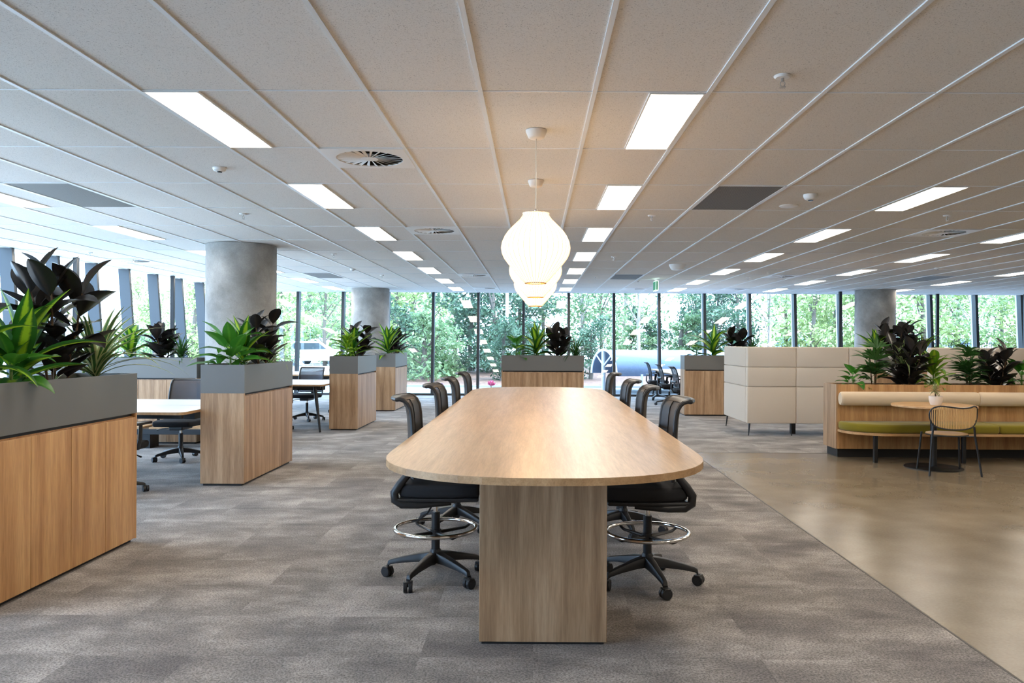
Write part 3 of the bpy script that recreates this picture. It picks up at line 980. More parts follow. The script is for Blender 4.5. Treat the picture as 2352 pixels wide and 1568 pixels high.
# ------------------------------------------------------------------ plants
def leaf_mesh(name, mat, L, Wd, bend, fold=0.25, shape='oval', nseg=9, wave=0.0, petiole=0.0, elev=0.0, seed=0):
    """blade along +x, curving down by `bend` radians over its length"""
    rnd = random.Random(seed)
    vs = []; uvs = []; fs = []
    x = z = 0.0; ang = elev
    tot = nseg
    for i in range(tot + 1):
        u = i / tot
        if u < petiole:
            w_ = 0.05
        else:
            q = (u - petiole) / (1 - petiole)
            if shape == 'oval': w_ = max(0.03, math.sin(PI * min(1, q ** 0.85)) ** 0.75)
            elif shape == 'strap': w_ = max(0.02, (0.42 + 0.58 * math.sin(PI * min(1, q * 0.9 + 0.08))) * (1 - q ** 5))
            elif shape == 'heart': w_ = max(0.03, math.sin(PI * q ** 0.6) ** 0.8)
            else: w_ = max(0.02, math.sin(PI * (0.1 + 0.9 * q)) ** 0.6 * (1 - q ** 3))
        hw = Wd / 2 * w_
        wv = wave * math.sin(u * 9 + seed)
        nx_, nz_ = -math.sin(ang), math.cos(ang)
        for s in (-1, -0.5, 0, 0.5, 1):
            lift = fold * abs(s) * hw + wv * s * hw
            vs.append((x + nx_ * lift, s * hw, z + nz_ * lift))
            uvs.append((0.5 + 0.5 * s, u))
        step = L / tot
        x += math.cos(ang) * step; z += math.sin(ang) * step
        ang -= bend / tot
    for i in range(tot):
        for j in range(4):
            fs.append((i * 5 + j, i * 5 + j + 1, (i + 1) * 5 + j + 1, (i + 1) * 5 + j))
    me = bpy.data.meshes.new(name); me.from_pydata(vs, [], fs)
    ul = me.uv_layers.new(name='UVMap')
    for lp in me.loops:
        ul.data[lp.index].uv = uvs[lp.vertex_index]
    me.polygons.foreach_set('use_smooth', [True] * len(me.polygons))
    me.materials.append(MATS[mat])
    return me

LEAF = {}
def leaves(kind):
    if kind in LEAF: return LEAF[kind]
    out = []
    for s in range(5):
        if kind == 'striped': out.append(leaf_mesh('leaf', 'leaf_striped', 1.0, 0.23 + 0.025 * (s % 3), 0.25 + 0.28 * s, 0.35, 'strap', 10, 0.05, seed=s))
        if kind == 'dark': out.append(leaf_mesh('leaf', 'leaf_dark', 1.0, 0.50 + 0.03 * (s % 3), 0.2 + 0.22 * s, 0.30, 'oval', 9, 0.0, 0.14, seed=s))
        if kind == 'green': out.append(leaf_mesh('leaf', 'leaf_green', 1.0, 0.34 + 0.05 * (s % 3), 0.5 + 0.3 * s, 0.25, 'heart', 10, 0.10, 0.30, seed=s))
        if kind == 'lime': out.append(leaf_mesh('leaf', 'leaf_lime', 1.0, 0.36, 0.5 + 0.3 * s, 0.25, 'heart', 9, 0.14, 0.2, seed=s))
        if kind == 'succulent': out.append(leaf_mesh('leaf', 'leaf_succulent', 1.0, 0.22, 0.1 + 0.1 * s, 0.3, 'oval', 5, seed=s))
    LEAF[kind] = out
    return out

def put_leaf(t, kind, loc, az, el, L, rnd, roll=0.0, nv=5):
    me = leaves(kind)[rnd.randrange(nv)]
    R = Matrix.Rotation(az, 3, 'Z') @ Matrix.Rotation(-el, 3, 'Y') @ Matrix.Rotation(roll, 3, 'X')
    o = link('leaf', me, t, loc, R.to_euler(), (L, L, L))
    return o

def dracaena(x, y, z, label, seed, L=0.42, n=16, wide=1.0, group=None):
    rnd = random.Random(seed)
    t = thing('dracaena', label, 'plant', (x, y, z), 0, group)
    h = 0.16
    MB().tube([(0, 0, -0.03), (0.005, 0, h * 0.6), (0, 0.004, h + 0.06)], [0.014, 0.012, 0.008], 8).build('cane', 'stem_green', t)
    a = rnd.random() * 6
    for i in range(n):
        f = i / (n - 1)
        a += 2.4 + rnd.uniform(-0.3, 0.3)
        el = math.radians(12 + 70 * f ** 0.8 + rnd.uniform(-8, 8))
        o = put_leaf(t, 'striped', (0, 0, 0.03 + (h + 0.02) * f), a, el, L * rnd.uniform(0.82, 1.12) * (0.85 + 0.2 * math.sin(PI * f)), rnd, rnd.uniform(-0.3, 0.3))
        o.scale = (o.scale[0], o.scale[1] * wide, o.scale[2])
    return t

def rubber(x, y, z, label, seed, h=0.5, stems=3, L=0.21, spread=0.10, group=None, per=13):
    rnd = random.Random(seed)
    t = thing('rubber_plant', label, 'plant', (x, y, z), 0, group)
    for s in range(stems):
        a0 = 2 * PI * s / stems + rnd.random()
        hh = h * rnd.uniform(0.72, 1.0)
        r = spread * (0 if stems == 1 else 1)
        top = Vector((r * math.cos(a0), r * math.sin(a0), hh))
        p0 = Vector((0.3 * r * math.cos(a0), 0.3 * r * math.sin(a0), -0.03))
        pth = [p0.lerp(top, q / 5) + Vector((rnd.uniform(-.008, .008), rnd.uniform(-.008, .008), 0)) for q in range(6)]
        MB().tube(pth, [0.009, 0.008, 0.008, 0.007, 0.006, 0.004], 7).build('stem', 'stem_brown', t)
        a = rnd.random() * 6
        for i in range(per):
            f = i / (per - 1)
            a += 2.4 + rnd.uniform(-.4, .4)
            p = p0.lerp(top, 0.10 + 0.90 * f)
            el = math.radians(8 + 60 * f ** 1.4 + rnd.uniform(-12, 14))
            low = p.z < 0.20
            if low: el = math.radians(rnd.uniform(26, 50))
            put_leaf(t, 'dark', p, a, el, L * rnd.uniform(0.85, 1.25) * (0.9 if f > 0.9 else 1.0), rnd, rnd.uniform(-.4, .4) * (0.4 if low else 1), 2 if low else 5)
    return t

def strappy(x, y, z, label, seed, L=0.36, n=46, mat='leaf_variegated', Wd=0.026, group=None):
    """thin arching leaves, joined: too fine to pick apart singly"""
    rnd = random.Random(seed)
    t = thing('spider_plant', label, 'plant', (x, y, z), 0, group)
    vs = []; fs = []; uvs = []
    for i in range(n):
        a = rnd.uniform(0, 2 * PI); el = math.radians(rnd.uniform(25, 86)); ln = L * rnd.uniform(0.7, 1.2); bend = rnd.uniform(0.8, 2.3) * (1.2 - el / 2)
        me_v = []; px = 0; pz = 0; ang = el; seg = 8
        base = len(vs); z0 = rnd.uniform(0.0, 0.10)
        for k in range(seg + 1):
            u = k / seg
            hw = Wd / 2 * (0.7 + 0.3 * math.sin(PI * u)) * (1 - u ** 4) + 0.0006
            for s in (-1, 0, 1):
                lx = px - math.sin(ang) * (0.25 * abs(s) * hw); lz = pz + math.cos(ang) * (0.25 * abs(s) * hw); ly = s * hw
                vs.append((lx * math.cos(a) - ly * math.sin(a), lx * math.sin(a) + ly * math.cos(a), lz + z0))
                uvs.append((0.5 + 0.5 * s, u))
            px += math.cos(ang) * ln / seg; pz += math.sin(ang) * ln / seg; ang -= bend / seg
        for k in range(seg):
            for j in range(2):
                fs.append((base + k * 3 + j, base + k * 3 + j + 1, base + (k + 1) * 3 + j + 1, base + (k + 1) * 3 + j))
    me = bpy.data.meshes.new('leaf_tuft'); me.from_pydata(vs, [], fs)
    ul = me.uv_layers.new(name='UVMap')
    for lp in me.loops: ul.data[lp.index].uv = uvs[lp.vertex_index]
    me.polygons.foreach_set('use_smooth', [True] * len(me.polygons)); me.materials.append(MATS[mat])
    tag(link('leaf_tuft', me, t), kind='stuff')
    MB().tube([(0, 0, -0.04), (0, 0, 0.10)], [0.02, 0.012], 8).build('crown', 'stem_green', t)
    return t

def philodendron(x, y, z, label, seed, L=0.28, n=18, kind='green', h=0.14, group=None):
    rnd = random.Random(seed)
    t = thing('philodendron', label, 'plant', (x, y, z), 0, group)
    MB().tube([(0, 0, -0.04), (0, 0, h)], [0.014, 0.008], 8).build('stem', 'stem_green', t)
    a = rnd.random() * 6
    for i in range(n):
        f = i / (n - 1); a += 2.4
        put_leaf(t, kind, (0, 0, 0.01 + h * f), a, math.radians(18 + 56 * f + rnd.uniform(-12, 12)), L * rnd.uniform(0.75, 1.15), rnd, rnd.uniform(-.35, .35))
    return t

def frond_mesh(seed, n=9):
    rnd = random.Random(seed)
    vs = []; fs = []; uvs = []
    for q in range(n):
        a = -1.25 + 2.5 * q / (n - 1) + rnd.uniform(-.08, .08)
        ln = rnd.uniform(0.8, 1.05); base = len(vs); px = 0; pz = 0; ang = rnd.uniform(0.0, 0.35); bend = rnd.uniform(0.5, 1.0)
        for k in range(6):
            u = k / 5; hw = 0.07 * math.sin(PI * (0.12 + 0.88 * u)) + 0.003
            for s in (-1, 0, 1):
                ly = s * hw
                vs.append((px * math.cos(a) - ly * math.sin(a), px * math.sin(a) + ly * math.cos(a), pz + 0.3 * abs(s) * hw)); uvs.append((0.5 + 0.5 * s, u))
            px += math.cos(ang) * ln / 5; pz += math.sin(ang) * ln / 5; ang -= bend / 5
        for k in range(5):
            for j in range(2):
                fs.append((base + k * 3 + j, base + k * 3 + j + 1, base + (k + 1) * 3 + j + 1, base + (k + 1) * 3 + j))
    me = bpy.data.meshes.new('frond'); me.from_pydata(vs, [], fs)
    ul = me.uv_layers.new(name='UVMap')
    for lp in me.loops: ul.data[lp.index].uv = uvs[lp.vertex_index]
    me.polygons.foreach_set('use_smooth', [True] * len(me.polygons)); me.materials.append(MATS['leaf_palm'])
    return me
FRONDS = [frond_mesh(s) for s in range(4)]
def lady_palm(x, y, z, label, seed, h=0.42, stems=3, L=0.2, group=None):
    rnd = random.Random(seed)
    t = thing('lady_palm', label, 'plant', (x, y, z), 0, group)
    for s in range(stems):
        a0 = 2 * PI * s / stems + rnd.random(); hh = h * (1.0 - 0.16 * s)
        top = Vector((0.05 * math.cos(a0), 0.05 * math.sin(a0), hh)); p0 = Vector((0.02 * math.cos(a0), 0.02 * math.sin(a0), -0.03))
        MB().tube([p0, p0.lerp(top, .5), top], [0.008, 0.007, 0.005], 7).build('stem', 'stem_brown', t)
        a = rnd.random() * 6
        for i in range(7):
            f = 0.35 + 0.65 * i / 6; a += 2.4
            R = Matrix.Rotation(a, 3, 'Z') @ Matrix.Rotation(-math.radians(rnd.uniform(5, 40) + (25 if i > 5 else 0)), 3, 'Y')
            sc = L * rnd.uniform(0.8, 1.15)
            d = R @ Vector((1, 0, 0))
            pb = p0.lerp(top, f); pe = pb + d * 0.06
            link('frond', FRONDS[rnd.randrange(4)], t, pe, R.to_euler(), (sc, sc, sc))
            MB().tube([pb, pe], 0.003, 5).build('petiole', 'stem_green', t)
    return t

SZ = 1.108
# planter with the largest leaves
pa = 'in the four-door planter cabinet'
dracaena(-2.93, 4.42, SZ, 'large dracaena with yellow-striped leaves ' + pa, 11, 0.52, 17, 1.0)
dracaena(-3.0, 4.15, SZ, 'striped dracaena at the rear of the row ' + pa, 12, 0.46, 14)
rubber(-2.98, 4.85, SZ, 'tall rubber plant with near-black oval leaves ' + pa, 5, 0.62, 4, 0.29, 0.14)
strappy(-2.93, 5.2, SZ, 'spider plant with cream-edged leaves arching over the end of the four-door planter', 6, 0.54, 56, Wd=0.036)
philodendron(-2.88, 4.28, SZ, 'low philodendron with broad green leaves ' + pa, 9, 0.24, 16)
# in front of the nearer column
pb_ = 'in the planter before the nearer concrete column'
philodendron(-2.99, 7.66, SZ, 'broad-leaved green philodendron ' + pb_, 21, 0.42, 22)
dracaena(-2.98, 7.98, SZ, 'yellow-striped dracaena ' + pb_, 23, 0.42, 15)
rubber(-2.95, 8.42, SZ, 'dark rubber plant ' + pb_, 24, 0.46, 3, 0.27, 0.12)
strappy(-2.97, 8.72, SZ, 'cream-edged spider plant ' + pb_, 25, 0.40, 44)
pc = 'in the planter beside the splayed-leg desk'
philodendron(-2.99, 12.42, SZ, 'bushy lime-green philodendron ' + pc, 31, 0.26, 30, 'lime', 0.26)
dracaena(-2.98, 12.75, SZ, 'yellow-striped dracaena ' + pc, 32, 0.46, 15)
rubber(-2.95, 13.1, SZ, 'dark rubber plant ' + pc, 33, 0.44, 3, 0.28, 0.13)
strappy(-2.95, 13.4, SZ, 'spider plant ' + pc, 34, 0.34, 36)
pd = 'in the planter against the far column'
dracaena(-3.0, 15.9, SZ, 'yellow-striped dracaena ' + pd, 41, 0.52, 18)
rubber(-2.96, 16.4, SZ, 'dark rubber plant ' + pd, 42, 0.48, 3, 0.29, 0.14)
strappy(-2.96, 16.8, SZ, 'spider plant ' + pd, 43, 0.34, 30)
pe_ = 'in the long planter behind the first desk bay'
dracaena(-5.55, 10.69, SZ, 'yellow-striped dracaena ' + pe_, 51, 0.48, 15)
rubber(-5.10, 10.69, SZ, 'dark rubber plant ' + pe_, 52, 0.42, 3, 0.27, 0.13)
strappy(-4.84, 10.66, SZ, 'fine-leaved spider plant ' + pe_, 53, 0.34, 60, 'leaf_palm')
philodendron(-6.1, 10.69, SZ, 'green philodendron ' + pe_, 54, 0.3, 16)
pf = 'in the crosswise planter behind the long table'
philodendron(-0.33, 14.1, SZ, 'green philodendron ' + pf, 61, 0.32, 22, 'green', 0.24)
dracaena(0.03, 14.1, SZ, 'yellow-striped dracaena ' + pf, 62, 0.52, 16)
rubber(0.42, 14.1, SZ, 'dark rubber plant ' + pf, 63, 0.42, 3, 0.30, 0.12)
strappy(0.74, 14.1, SZ, 'fine-leaved spider plant ' + pf, 64, 0.40, 60, 'leaf_palm')
pg = 'in the planter beside the cream booth'
philodendron(3.14, 15.15, SZ, 'sparse dark green philodendron ' + pg, 71, 0.26, 14)
dracaena(3.46, 15.15, SZ, 'yellow-striped dracaena ' + pg, 72, 0.56, 13)
rubber(3.92, 15.15, SZ, 'dark rubber plant ' + pg, 73, 0.44, 3, 0.29, 0.13)
strappy(4.22, 15.15, SZ, 'arching spider plant ' + pg, 74, 0.42, 50, 'leaf_palm')
ph = 'rising behind the back of the cream booth'
dracaena(6.62, 15.15, SZ, 'striped dracaena ' + ph, 81, 0.52, 16)
rubber(7.0, 15.15, SZ, 'broad dark rubber plant ' + ph, 82, 0.56, 6, 0.31, 0.24)
dracaena(7.55, 15.15, SZ, 'slender striped dracaena at the right end, ' + ph, 83, 0.46, 10)
rubber(7.3, 15.18, SZ, 'smaller dark rubber plant ' + ph, 84, 0.42, 3, 0.24, 0.14)

# ------------------------------------------------------------------ banquette with planter back
BX0, BX1, BY = 3.69, 8.6, 9.56
t = thing('banquette', 'built-in oak banquette with planter back, olive seat and cream bolsters', 'bench', (BX0, BY, 0))
LB = BX1 - BX0
D = 0.42
box(0.04, LB, 0.05, D - 0.03, 0.0, 0.105).build('kickboard', 'black_gap', t)
box(0.018, LB, 0.0, 0.018, 0.105, 0.893).build('back_panel', 'oak_warm_lit', t, 0.001, 1)
box(0.0, 0.018, 0.0, D, 0.105, 0.893).build('end_panel', 'oak_panel', t, 0.001, 1)  # paler oak than the front puts the end's lighter side into colour
box(0.018, LB, D - 0.018, D, 0.105, 0.893).build('rear_panel', 'oak_panel', t, 0.001, 1)
box(0.018, LB, 0.018, D - 0.018, 0.105, 0.82).build('potting_soil', 'soil', t)
# bolsters
def bolster(x0, x1):
    m = MB(); n = 18; r = 0.085; pts = []
    for i in range(n):
        a = 2 * PI * i / n
        pts.append((-0.075 + r * 0.8 * math.cos(a), 0.725 + r * math.sin(a)))
    vs = []; fs = []
    xs_ = [(x0, 0.86), (x0 + 0.012, 0.96), (x0 + 0.03, 1.0), (x1 - 0.03, 1.0), (x1 - 0.012, 0.96), (x1, 0.86)]
    for x, s in xs_:
        for (y, z) in pts:
            vs.append((x, -0.07 + (y + 0.07) * s, 0.725 + (z - 0.725) * s))
    for k in range(len(xs_) - 1):
        for i in range(n):
            j = (i + 1) % n
            fs.append((k * n + i, k * n + j, (k + 1) * n + j, (k + 1) * n + i))
    fs += [tuple(range(n)), tuple(range((len(xs_) - 1) * n, len(xs_) * n))[::-1]]
    return m.add(vs, fs)
for a, b in ((0.02, 1.69), (1.693, 3.4), (3.403, LB)):
    bolster(a, b).build('bolster', 'cream_fabric', t, smooth=True)
# seat board with a rounded left corner, cushions on it
SF = -0.50
def seat_poly(x0, x1, inset=0.0, rounded=True):
    f = SF + inset
    pts = [(x1, 0.0), (x0, 0.0)]
    if rounded:
        r = 0.40
        for i in range(13):
            a = PI / 2 * i / 12
            pts.append((x0 + r * 1.2 * (1 - math.cos(a)) , f + r - r * math.sin(a)))
    else:
        pts.append((x0, f))
    pts.append((x1, f))
    return pts
MB().prism(seat_poly(0.02, LB), 0.318, 0.347).build('seat_board', 'oak_round', t, 0.002, 1)
for x0, x1, rd in ((0.02, 1.72, True), (1.726, 3.43, False), (3.436, LB, False)):
    MB().prism(seat_poly(x0, x1, 0.012, rd), 0.347, 0.450).build('seat_cushion', 'olive_fabric', t, 0.03, 3, True)
for x in (0.30, 1.33, 2.4, 3.5, 4.5):
    box(x - 0.022, x + 0.022, SF + 0.06, SF + 0.10, 0.0, 0.318).build('leg', 'black_steel', t, 0.004, 1)

BZ = 0.81
pq = 'in the banquette planter'
philodendron(3.98, 9.76, BZ, 'low leafy green philodendron at the end of the banquette planter', 91, 0.26, 18)
lady_palm(4.25, 9.78, BZ, 'slender lady palm above the banquette, beside its low end philodendron', 92, 0.48, 3, 0.20)
rubber(4.66, 9.78, BZ, 'tall dark rubber plant above the banquette next to the round table', 93, 0.54, 5, 0.27, 0.17)
strappy(4.64, 9.86, BZ + 0.28, 'cream-edged spider plant behind the tall rubber plant of the banquette', 94, 0.34, 44)
philodendron(4.98, 9.76, BZ, 'bushy bright green philodendron spilling over the banquette back', 95, 0.32, 34, 'lime', 0.30)
lady_palm(5.42, 9.78, BZ, 'full lady palm above the bolster seam of the banquette', 96, 0.46, 4, 0.20)
rubber(5.78, 9.78, BZ, 'dark rubber plant beyond the second lady palm of the banquette', 97, 0.44, 4, 0.25, 0.15)
philodendron(6.08, 9.76, BZ, 'green philodendron beyond the last rubber plant of the banquette', 98, 0.34, 16, 'green', 0.2)

# ------------------------------------------------------------------ round cafe table, pot, chair
t = thing('cafe_table', 'round oak cafe table on a black disc base by the banquette', 'table', (4.49, 8.79, 0))
MB().lathe([(0.43, 0.683), (0.44, 0.690), (0.44, 0.706), (0.434, 0.71)], 64).build('table_top', 'oak_round', t, smooth=True)
MB().tube([(0, 0, 0.014), (0, 0, 0.683)], 0.036, 24).build('post', 'black_steel', t, smooth=True)
MB().lathe([(0.305, 0.0), (0.305, 0.008), (0.30, 0.012), (0.05, 0.014), (0.04, 0.02)], 56).build('base_disc', 'black_steel', t, smooth=True)

t = thing('potted_succulent', 'pale succulent in a small white pot on the round table', 'plant', (4.487, 8.74, 0.71))
MB().lathe([(0.052, 0.0), (0.062, 0.02), (0.072, 0.06), (0.073, 0.10), (0.066, 0.10), (0.062, 0.085)], 32).build('pot', 'pot_white', t, smooth=True)
MB().lathe([(0.064, 0.08), (0.060, 0.088)], 24).build('potting_soil', 'soil', t)
MB().tube([(0, 0, 0.08), (-0.008, 0, 0.15)], 0.008, 8).build('stem', 'stem_brown', t)
rnd = random.Random(3)
for i in range(46):
    a = 2.4 * i; f = i / 45
    put_leaf(t, 'succulent', (-0.008, 0, 0.155 + 0.02 * f), a, math.radians(-35 + 115 * f), 0.075, rnd)
for i in range(14):
    a = 2.4 * i; f = i / 13
    put_leaf(t, 'succulent', (0.03, -0.01, 0.092), a, math.radians(5 + 75 * f), 0.026, rnd)

t = thing('cafe_chair', 'black tube cafe chair with natural cord back, pulled up to the round table', 'chair', (4.45, 8.42, 0), math.radians(-6))
# local: sitter faces +y (table), back toward -y
R_ = 0.011
FL = [(-0.20, 0.20), (0.20, 0.20)]
for sx in (-1, 1):
    MB().tube([(0.225 * sx, 0.235, 0.0), (0.195 * sx, 0.19, 0.425)], R_, 10).build('leg', 'black_steel', t, smooth=True)
    MB().tube([(0.262 * sx, -0.21, 0.0), (0.215 * sx, -0.155, 0.42), (0.205 * sx, -0.16, 0.52)], R_, 10).build('leg', 'black_steel', t, smooth=True)
MB().tube([(0.205 * math.cos(2 * PI * i / 40), 0.02 + 0.205 * math.sin(2 * PI * i / 40), 0.418) for i in range(40)], 0.008, 8, closed=True).build('seat_ring', 'black_steel', t, smooth=True)
MB().tube([(0.214, -0.155, 0.415), (0.12, -0.145, 0.415), (-0.12, -0.145, 0.415), (-0.214, -0.155, 0.415)], 0.007, 8).build('stretcher', 'black_steel', t)
MB().lathe([(0.19, 0.418), (0.204, 0.424), (0.206, 0.432), (0.19, 0.436)], 48, (0, 0.02, 0)).build('seat', 'rattan', t, smooth=True)
def back_pt(u):
    """outline of the kidney-shaped back, bent around the sitter"""
    pts = [(-0.175, 0.515), (-0.225, 0.57), (-0.240, 0.645), (-0.215, 0.705), (-0.15, 0.732), (-0.06, 0.728), (0.06, 0.716), (0.15, 0.722), (0.205, 0.735), (0.235, 0.715), (0.238, 0.64), (0.222, 0.57), (0.175, 0.515), (0.07, 0.492), (-0.07, 0.492)]
    n = len(pts); k = int(u * n); f = u * n - k
    P0, P1, P2, P3 = [pts[(k + q - 1) % n] for q in range(4)]
    cr = lambda a, b, c, d: 0.5 * (2 * b + (c - a) * f + (2 * a - 5 * b + 4 * c - d) * f * f + (3 * b - a - 3 * c + d) * f ** 3)
    return cr(P0[0], P1[0], P2[0], P3[0]), cr(P0[1], P1[1], P2[1], P3[1])
bend_y = lambda x: -0.205 + 1.1 * x * x
outl = [back_pt(i / 90) for i in range(90)]
bk = MB().tube([(x, bend_y(x), z) for x, z in outl], 0.0085, 8, closed=True).build('back_frame', 'black_steel', t, smooth=True)
for i in range(30):
    x = -0.225 + 0.45 * i / 29
    zs = []
    for a, b in zip(outl, outl[1:] + outl[:1]):
        if (a[0] - x) * (b[0] - x) <= 0 and a[0] != b[0]:
            f = (x - a[0]) / (b[0] - a[0]); zs.append(a[1] + f * (b[1] - a[1]))
    if len(zs) >= 2:
        MB().tube([(x, bend_y(x), min(zs)), (x * 1.02, bend_y(x) + 0.002, max(zs))], 0.0056, 6).build('cord', 'rattan', bk)

# ------------------------------------------------------------------ cream booth
def booth(label, x0, cols, wing, y0=11.75, y1=13.2):
    t = thing('booth_sofa', label, 'sofa', (x0, y0, 0))
    rows = (0.185, 0.738, 1.033, 1.342)
    xs = [c - x0 for c in cols]
    for a, b in zip(xs[:-1], xs[1:]):
        for r0, r1 in zip(rows[:-1], rows[1:]):
            box(a + 0.002, b - 0.002, 0.0, 0.11, r0 + 0.002, r1 - 0.002).build('back_panel', 'beige_fabric', t, 0.016, 3, True)
    box(xs[0] + 0.02, xs[-1] - 0.02, 0.02, 0.09, 0.2, 1.32).build('core', 'beige_fabric', t)
    L = xs[-1]
    wx = [(0.0, 0.11)] if wing == 'left' else [(L - 0.11, L)]
    for a, b in wx:
        for r0, r1 in zip(rows[:-1], rows[1:]):
            box(a, b, 0.112, y1 - y0, r0 + 0.002, r1 - 0.002).build('wing_panel', 'beige_fabric', t, 0.016, 3, True)
    for a, b in zip(xs[:-1], xs[1:]):
        box(max(a, 0.115 if wing == 'left' else 0) + 0.003, min(b, L if wing == 'left' else L - 0.115) - 0.003, 0.115, 0.72, 0.19, 0.44).build('seat_cushion', 'beige_fabric', t, 0.03, 3, True)
    for (x, y, dx, dy) in ((0.05, 0.05, -0.02, -0.02), (L - 0.05, 0.05, 0.02, -0.02), (0.05, y1 - y0 - 0.06, -0.02, 0.02), (xs[1] - 0.06, 0.05, 0.0, -0.02), (L - 0.05, 0.66, 0.02, 0.02)):
        MB().tube([(x, y, 0.187), (x + dx, y + dy, 0.0)], [0.016, 0.007], 10).build('leg', 'black_steel', t)
    MB().box(xs[1] + 0.02, xs[1] + 0.09, 0.30, 0.37, 0.0, 0.19).build('support_foot', 'black_steel', t)
    return t
booth('cream high-backed booth sofa with seamed panels beside the planter cabinet', 3.2, [3.2, 3.94, 4.73, 5.11], 'left')
booth('cream high-backed booth sofa continuing behind the banquette plants and round table', 5.95, [5.95, 6.71, 7.5, 8.29, 9.1], 'right')
t = thing('booth_table', 'oak table inside the cream booth, glimpsed between its two backs', 'table', (5.55, 12.6, 0))
MB().prism(stadium(0, 0.55, -0.45, 0.45, 0.2, 3.0), 0.715, 0.745).build('table_top', 'oak_round', t)
box(-0.35, 0.35, -0.25, 0.25, 0.0, 0.715).build('pedestal', 'oak_warm_lit', t, 0.002, 1)

# ------------------------------------------------------------------ bench desks
def rounded_rect(x0, x1, y0, y1, r, n=6):
    pts = []
    for cx, cy, a0 in ((x1 - r, y1 - r, 0), (x0 + r, y1 - r, PI / 2), (x0 + r, y0 + r, PI), (x1 - r, y0 + r, 1.5 * PI)):
        for i in range(n + 1):
            a = a0 + PI / 2 * i / n
            pts.append((cx + r * math.cos(a), cy + r * math.sin(a)))
    return pts
def bench_desk(label, x0, x1, y0, y1, axis='x', inset=0.0):
    """two white tops back to back with a cable gap"""
    cx, cy = (x0 + x1) / 2, (y0 + y1) / 2
    a, b = (x1 - x0) / 2, (y1 - y0) / 2
    t = thing('bench_desk', label, 'desk', (cx, cy, 0))
    if axis == 'x':
        halves = [(-a, a, -b, -0.012), (-a, a, 0.012, b)]
    else:
        halves = [(-a, -0.012, -b, b), (0.012, a, -b, b)]
    for h in halves:
        p = MB().prism(rounded_rect(*h, 0.06), 0.704, 0.7285).build('table_top', 'oak_edge', t)
        MB().prism(rounded_rect(h[0] + .001, h[1] - .001, h[2] + .001, h[3] - .001, 0.06), 0.7285, 0.7305).build('white_surface', 'white_laminate', p)
    if axis == 'x':
        box(-a + 0.2, a - 0.2, -0.1, 0.1, 0.60, 0.66).build('cable_tray', 'black_steel', t)
        for s in (-1, 1):
            box(-a + 0.08, a - 0.08, s * (b - 0.16) - 0.02, s * (b - 0.16) + 0.02, 0.66, 0.704).build('rail', 'black_steel', t)
            for sx in (-1, 1):
                xt, yt = sx * (a - 0.16 - inset), s * (b - 0.14); xb, yb = sx * (a - 0.05 - inset), s * (b - 0.05)
                MB().tube([(xb, yb, 0.0), (xt, yt, 0.704)], [0.016, 0.032], 12, flat=(1, 0.75)).build('leg', 'black_steel', t)
    else:
        box(-0.1, 0.1, -b + 0.2, b - 0.2, 0.60, 0.66).build('cable_tray', 'black_steel', t)
        for s in (-1, 1):
            box(s * (a - 0.16) - 0.02, s * (a - 0.16) + 0.02, -b + 0.08, b - 0.08, 0.66, 0.704).build('rail', 'black_steel', t)
            for sy in (-1, 1):
                xt, yt = s * (a - 0.14), sy * (b - 0.16); xb, yb = s * (a - 0.05), sy * (b - 0.05)
                MB().tube([(xb, yb, 0.0), (xt, yt, 0.704)], [0.016, 0.032], 12, flat=(1, 0.75)).build('leg', 'black_steel', t)
    return t
bench_desk('white double bench desk behind the planter in front of the nearer column', -6.9, -3.21, 7.12, 8.72, inset=1.65)
bench_desk('white double bench desk with splayed dark leg behind the lime-green planter', -6.9, -3.22, 11.85, 13.45)
bench_desk('white double bench desk behind the planter against the far column', -6.9, -3.22, 15.5, 17.1)
bench_desk('white double bench desk hidden behind the four-door planter cabinet', -6.9, -3.19, 3.8, 5.4)
bench_desk('white bench desk beyond the planter beside the cream booth', 2.98, 4.58, 15.45, 20.1, axis='y')

t = thing('low_bench', 'low pale-topped bench on a dark frame before the long planter', 'bench', (-5.0, 10.15, 0))
for a, b in ((-1.3, -0.06), (0.06, 1.0)):
    box(a, b, -0.17, 0.17, 0.255, 0.275).build('top_board', 'oak_edge', t)
box(-1.3, 1.0, -0.18, 0.18, 0.185, 0.255).build('frame', 'black_steel', t, 0.003, 1)
for x in (-1.2, 0.0, 0.9):
    box(x - 0.05, x + 0.05, -0.12, 0.12, 0.0, 0.185).build('leg', 'black_steel', t)

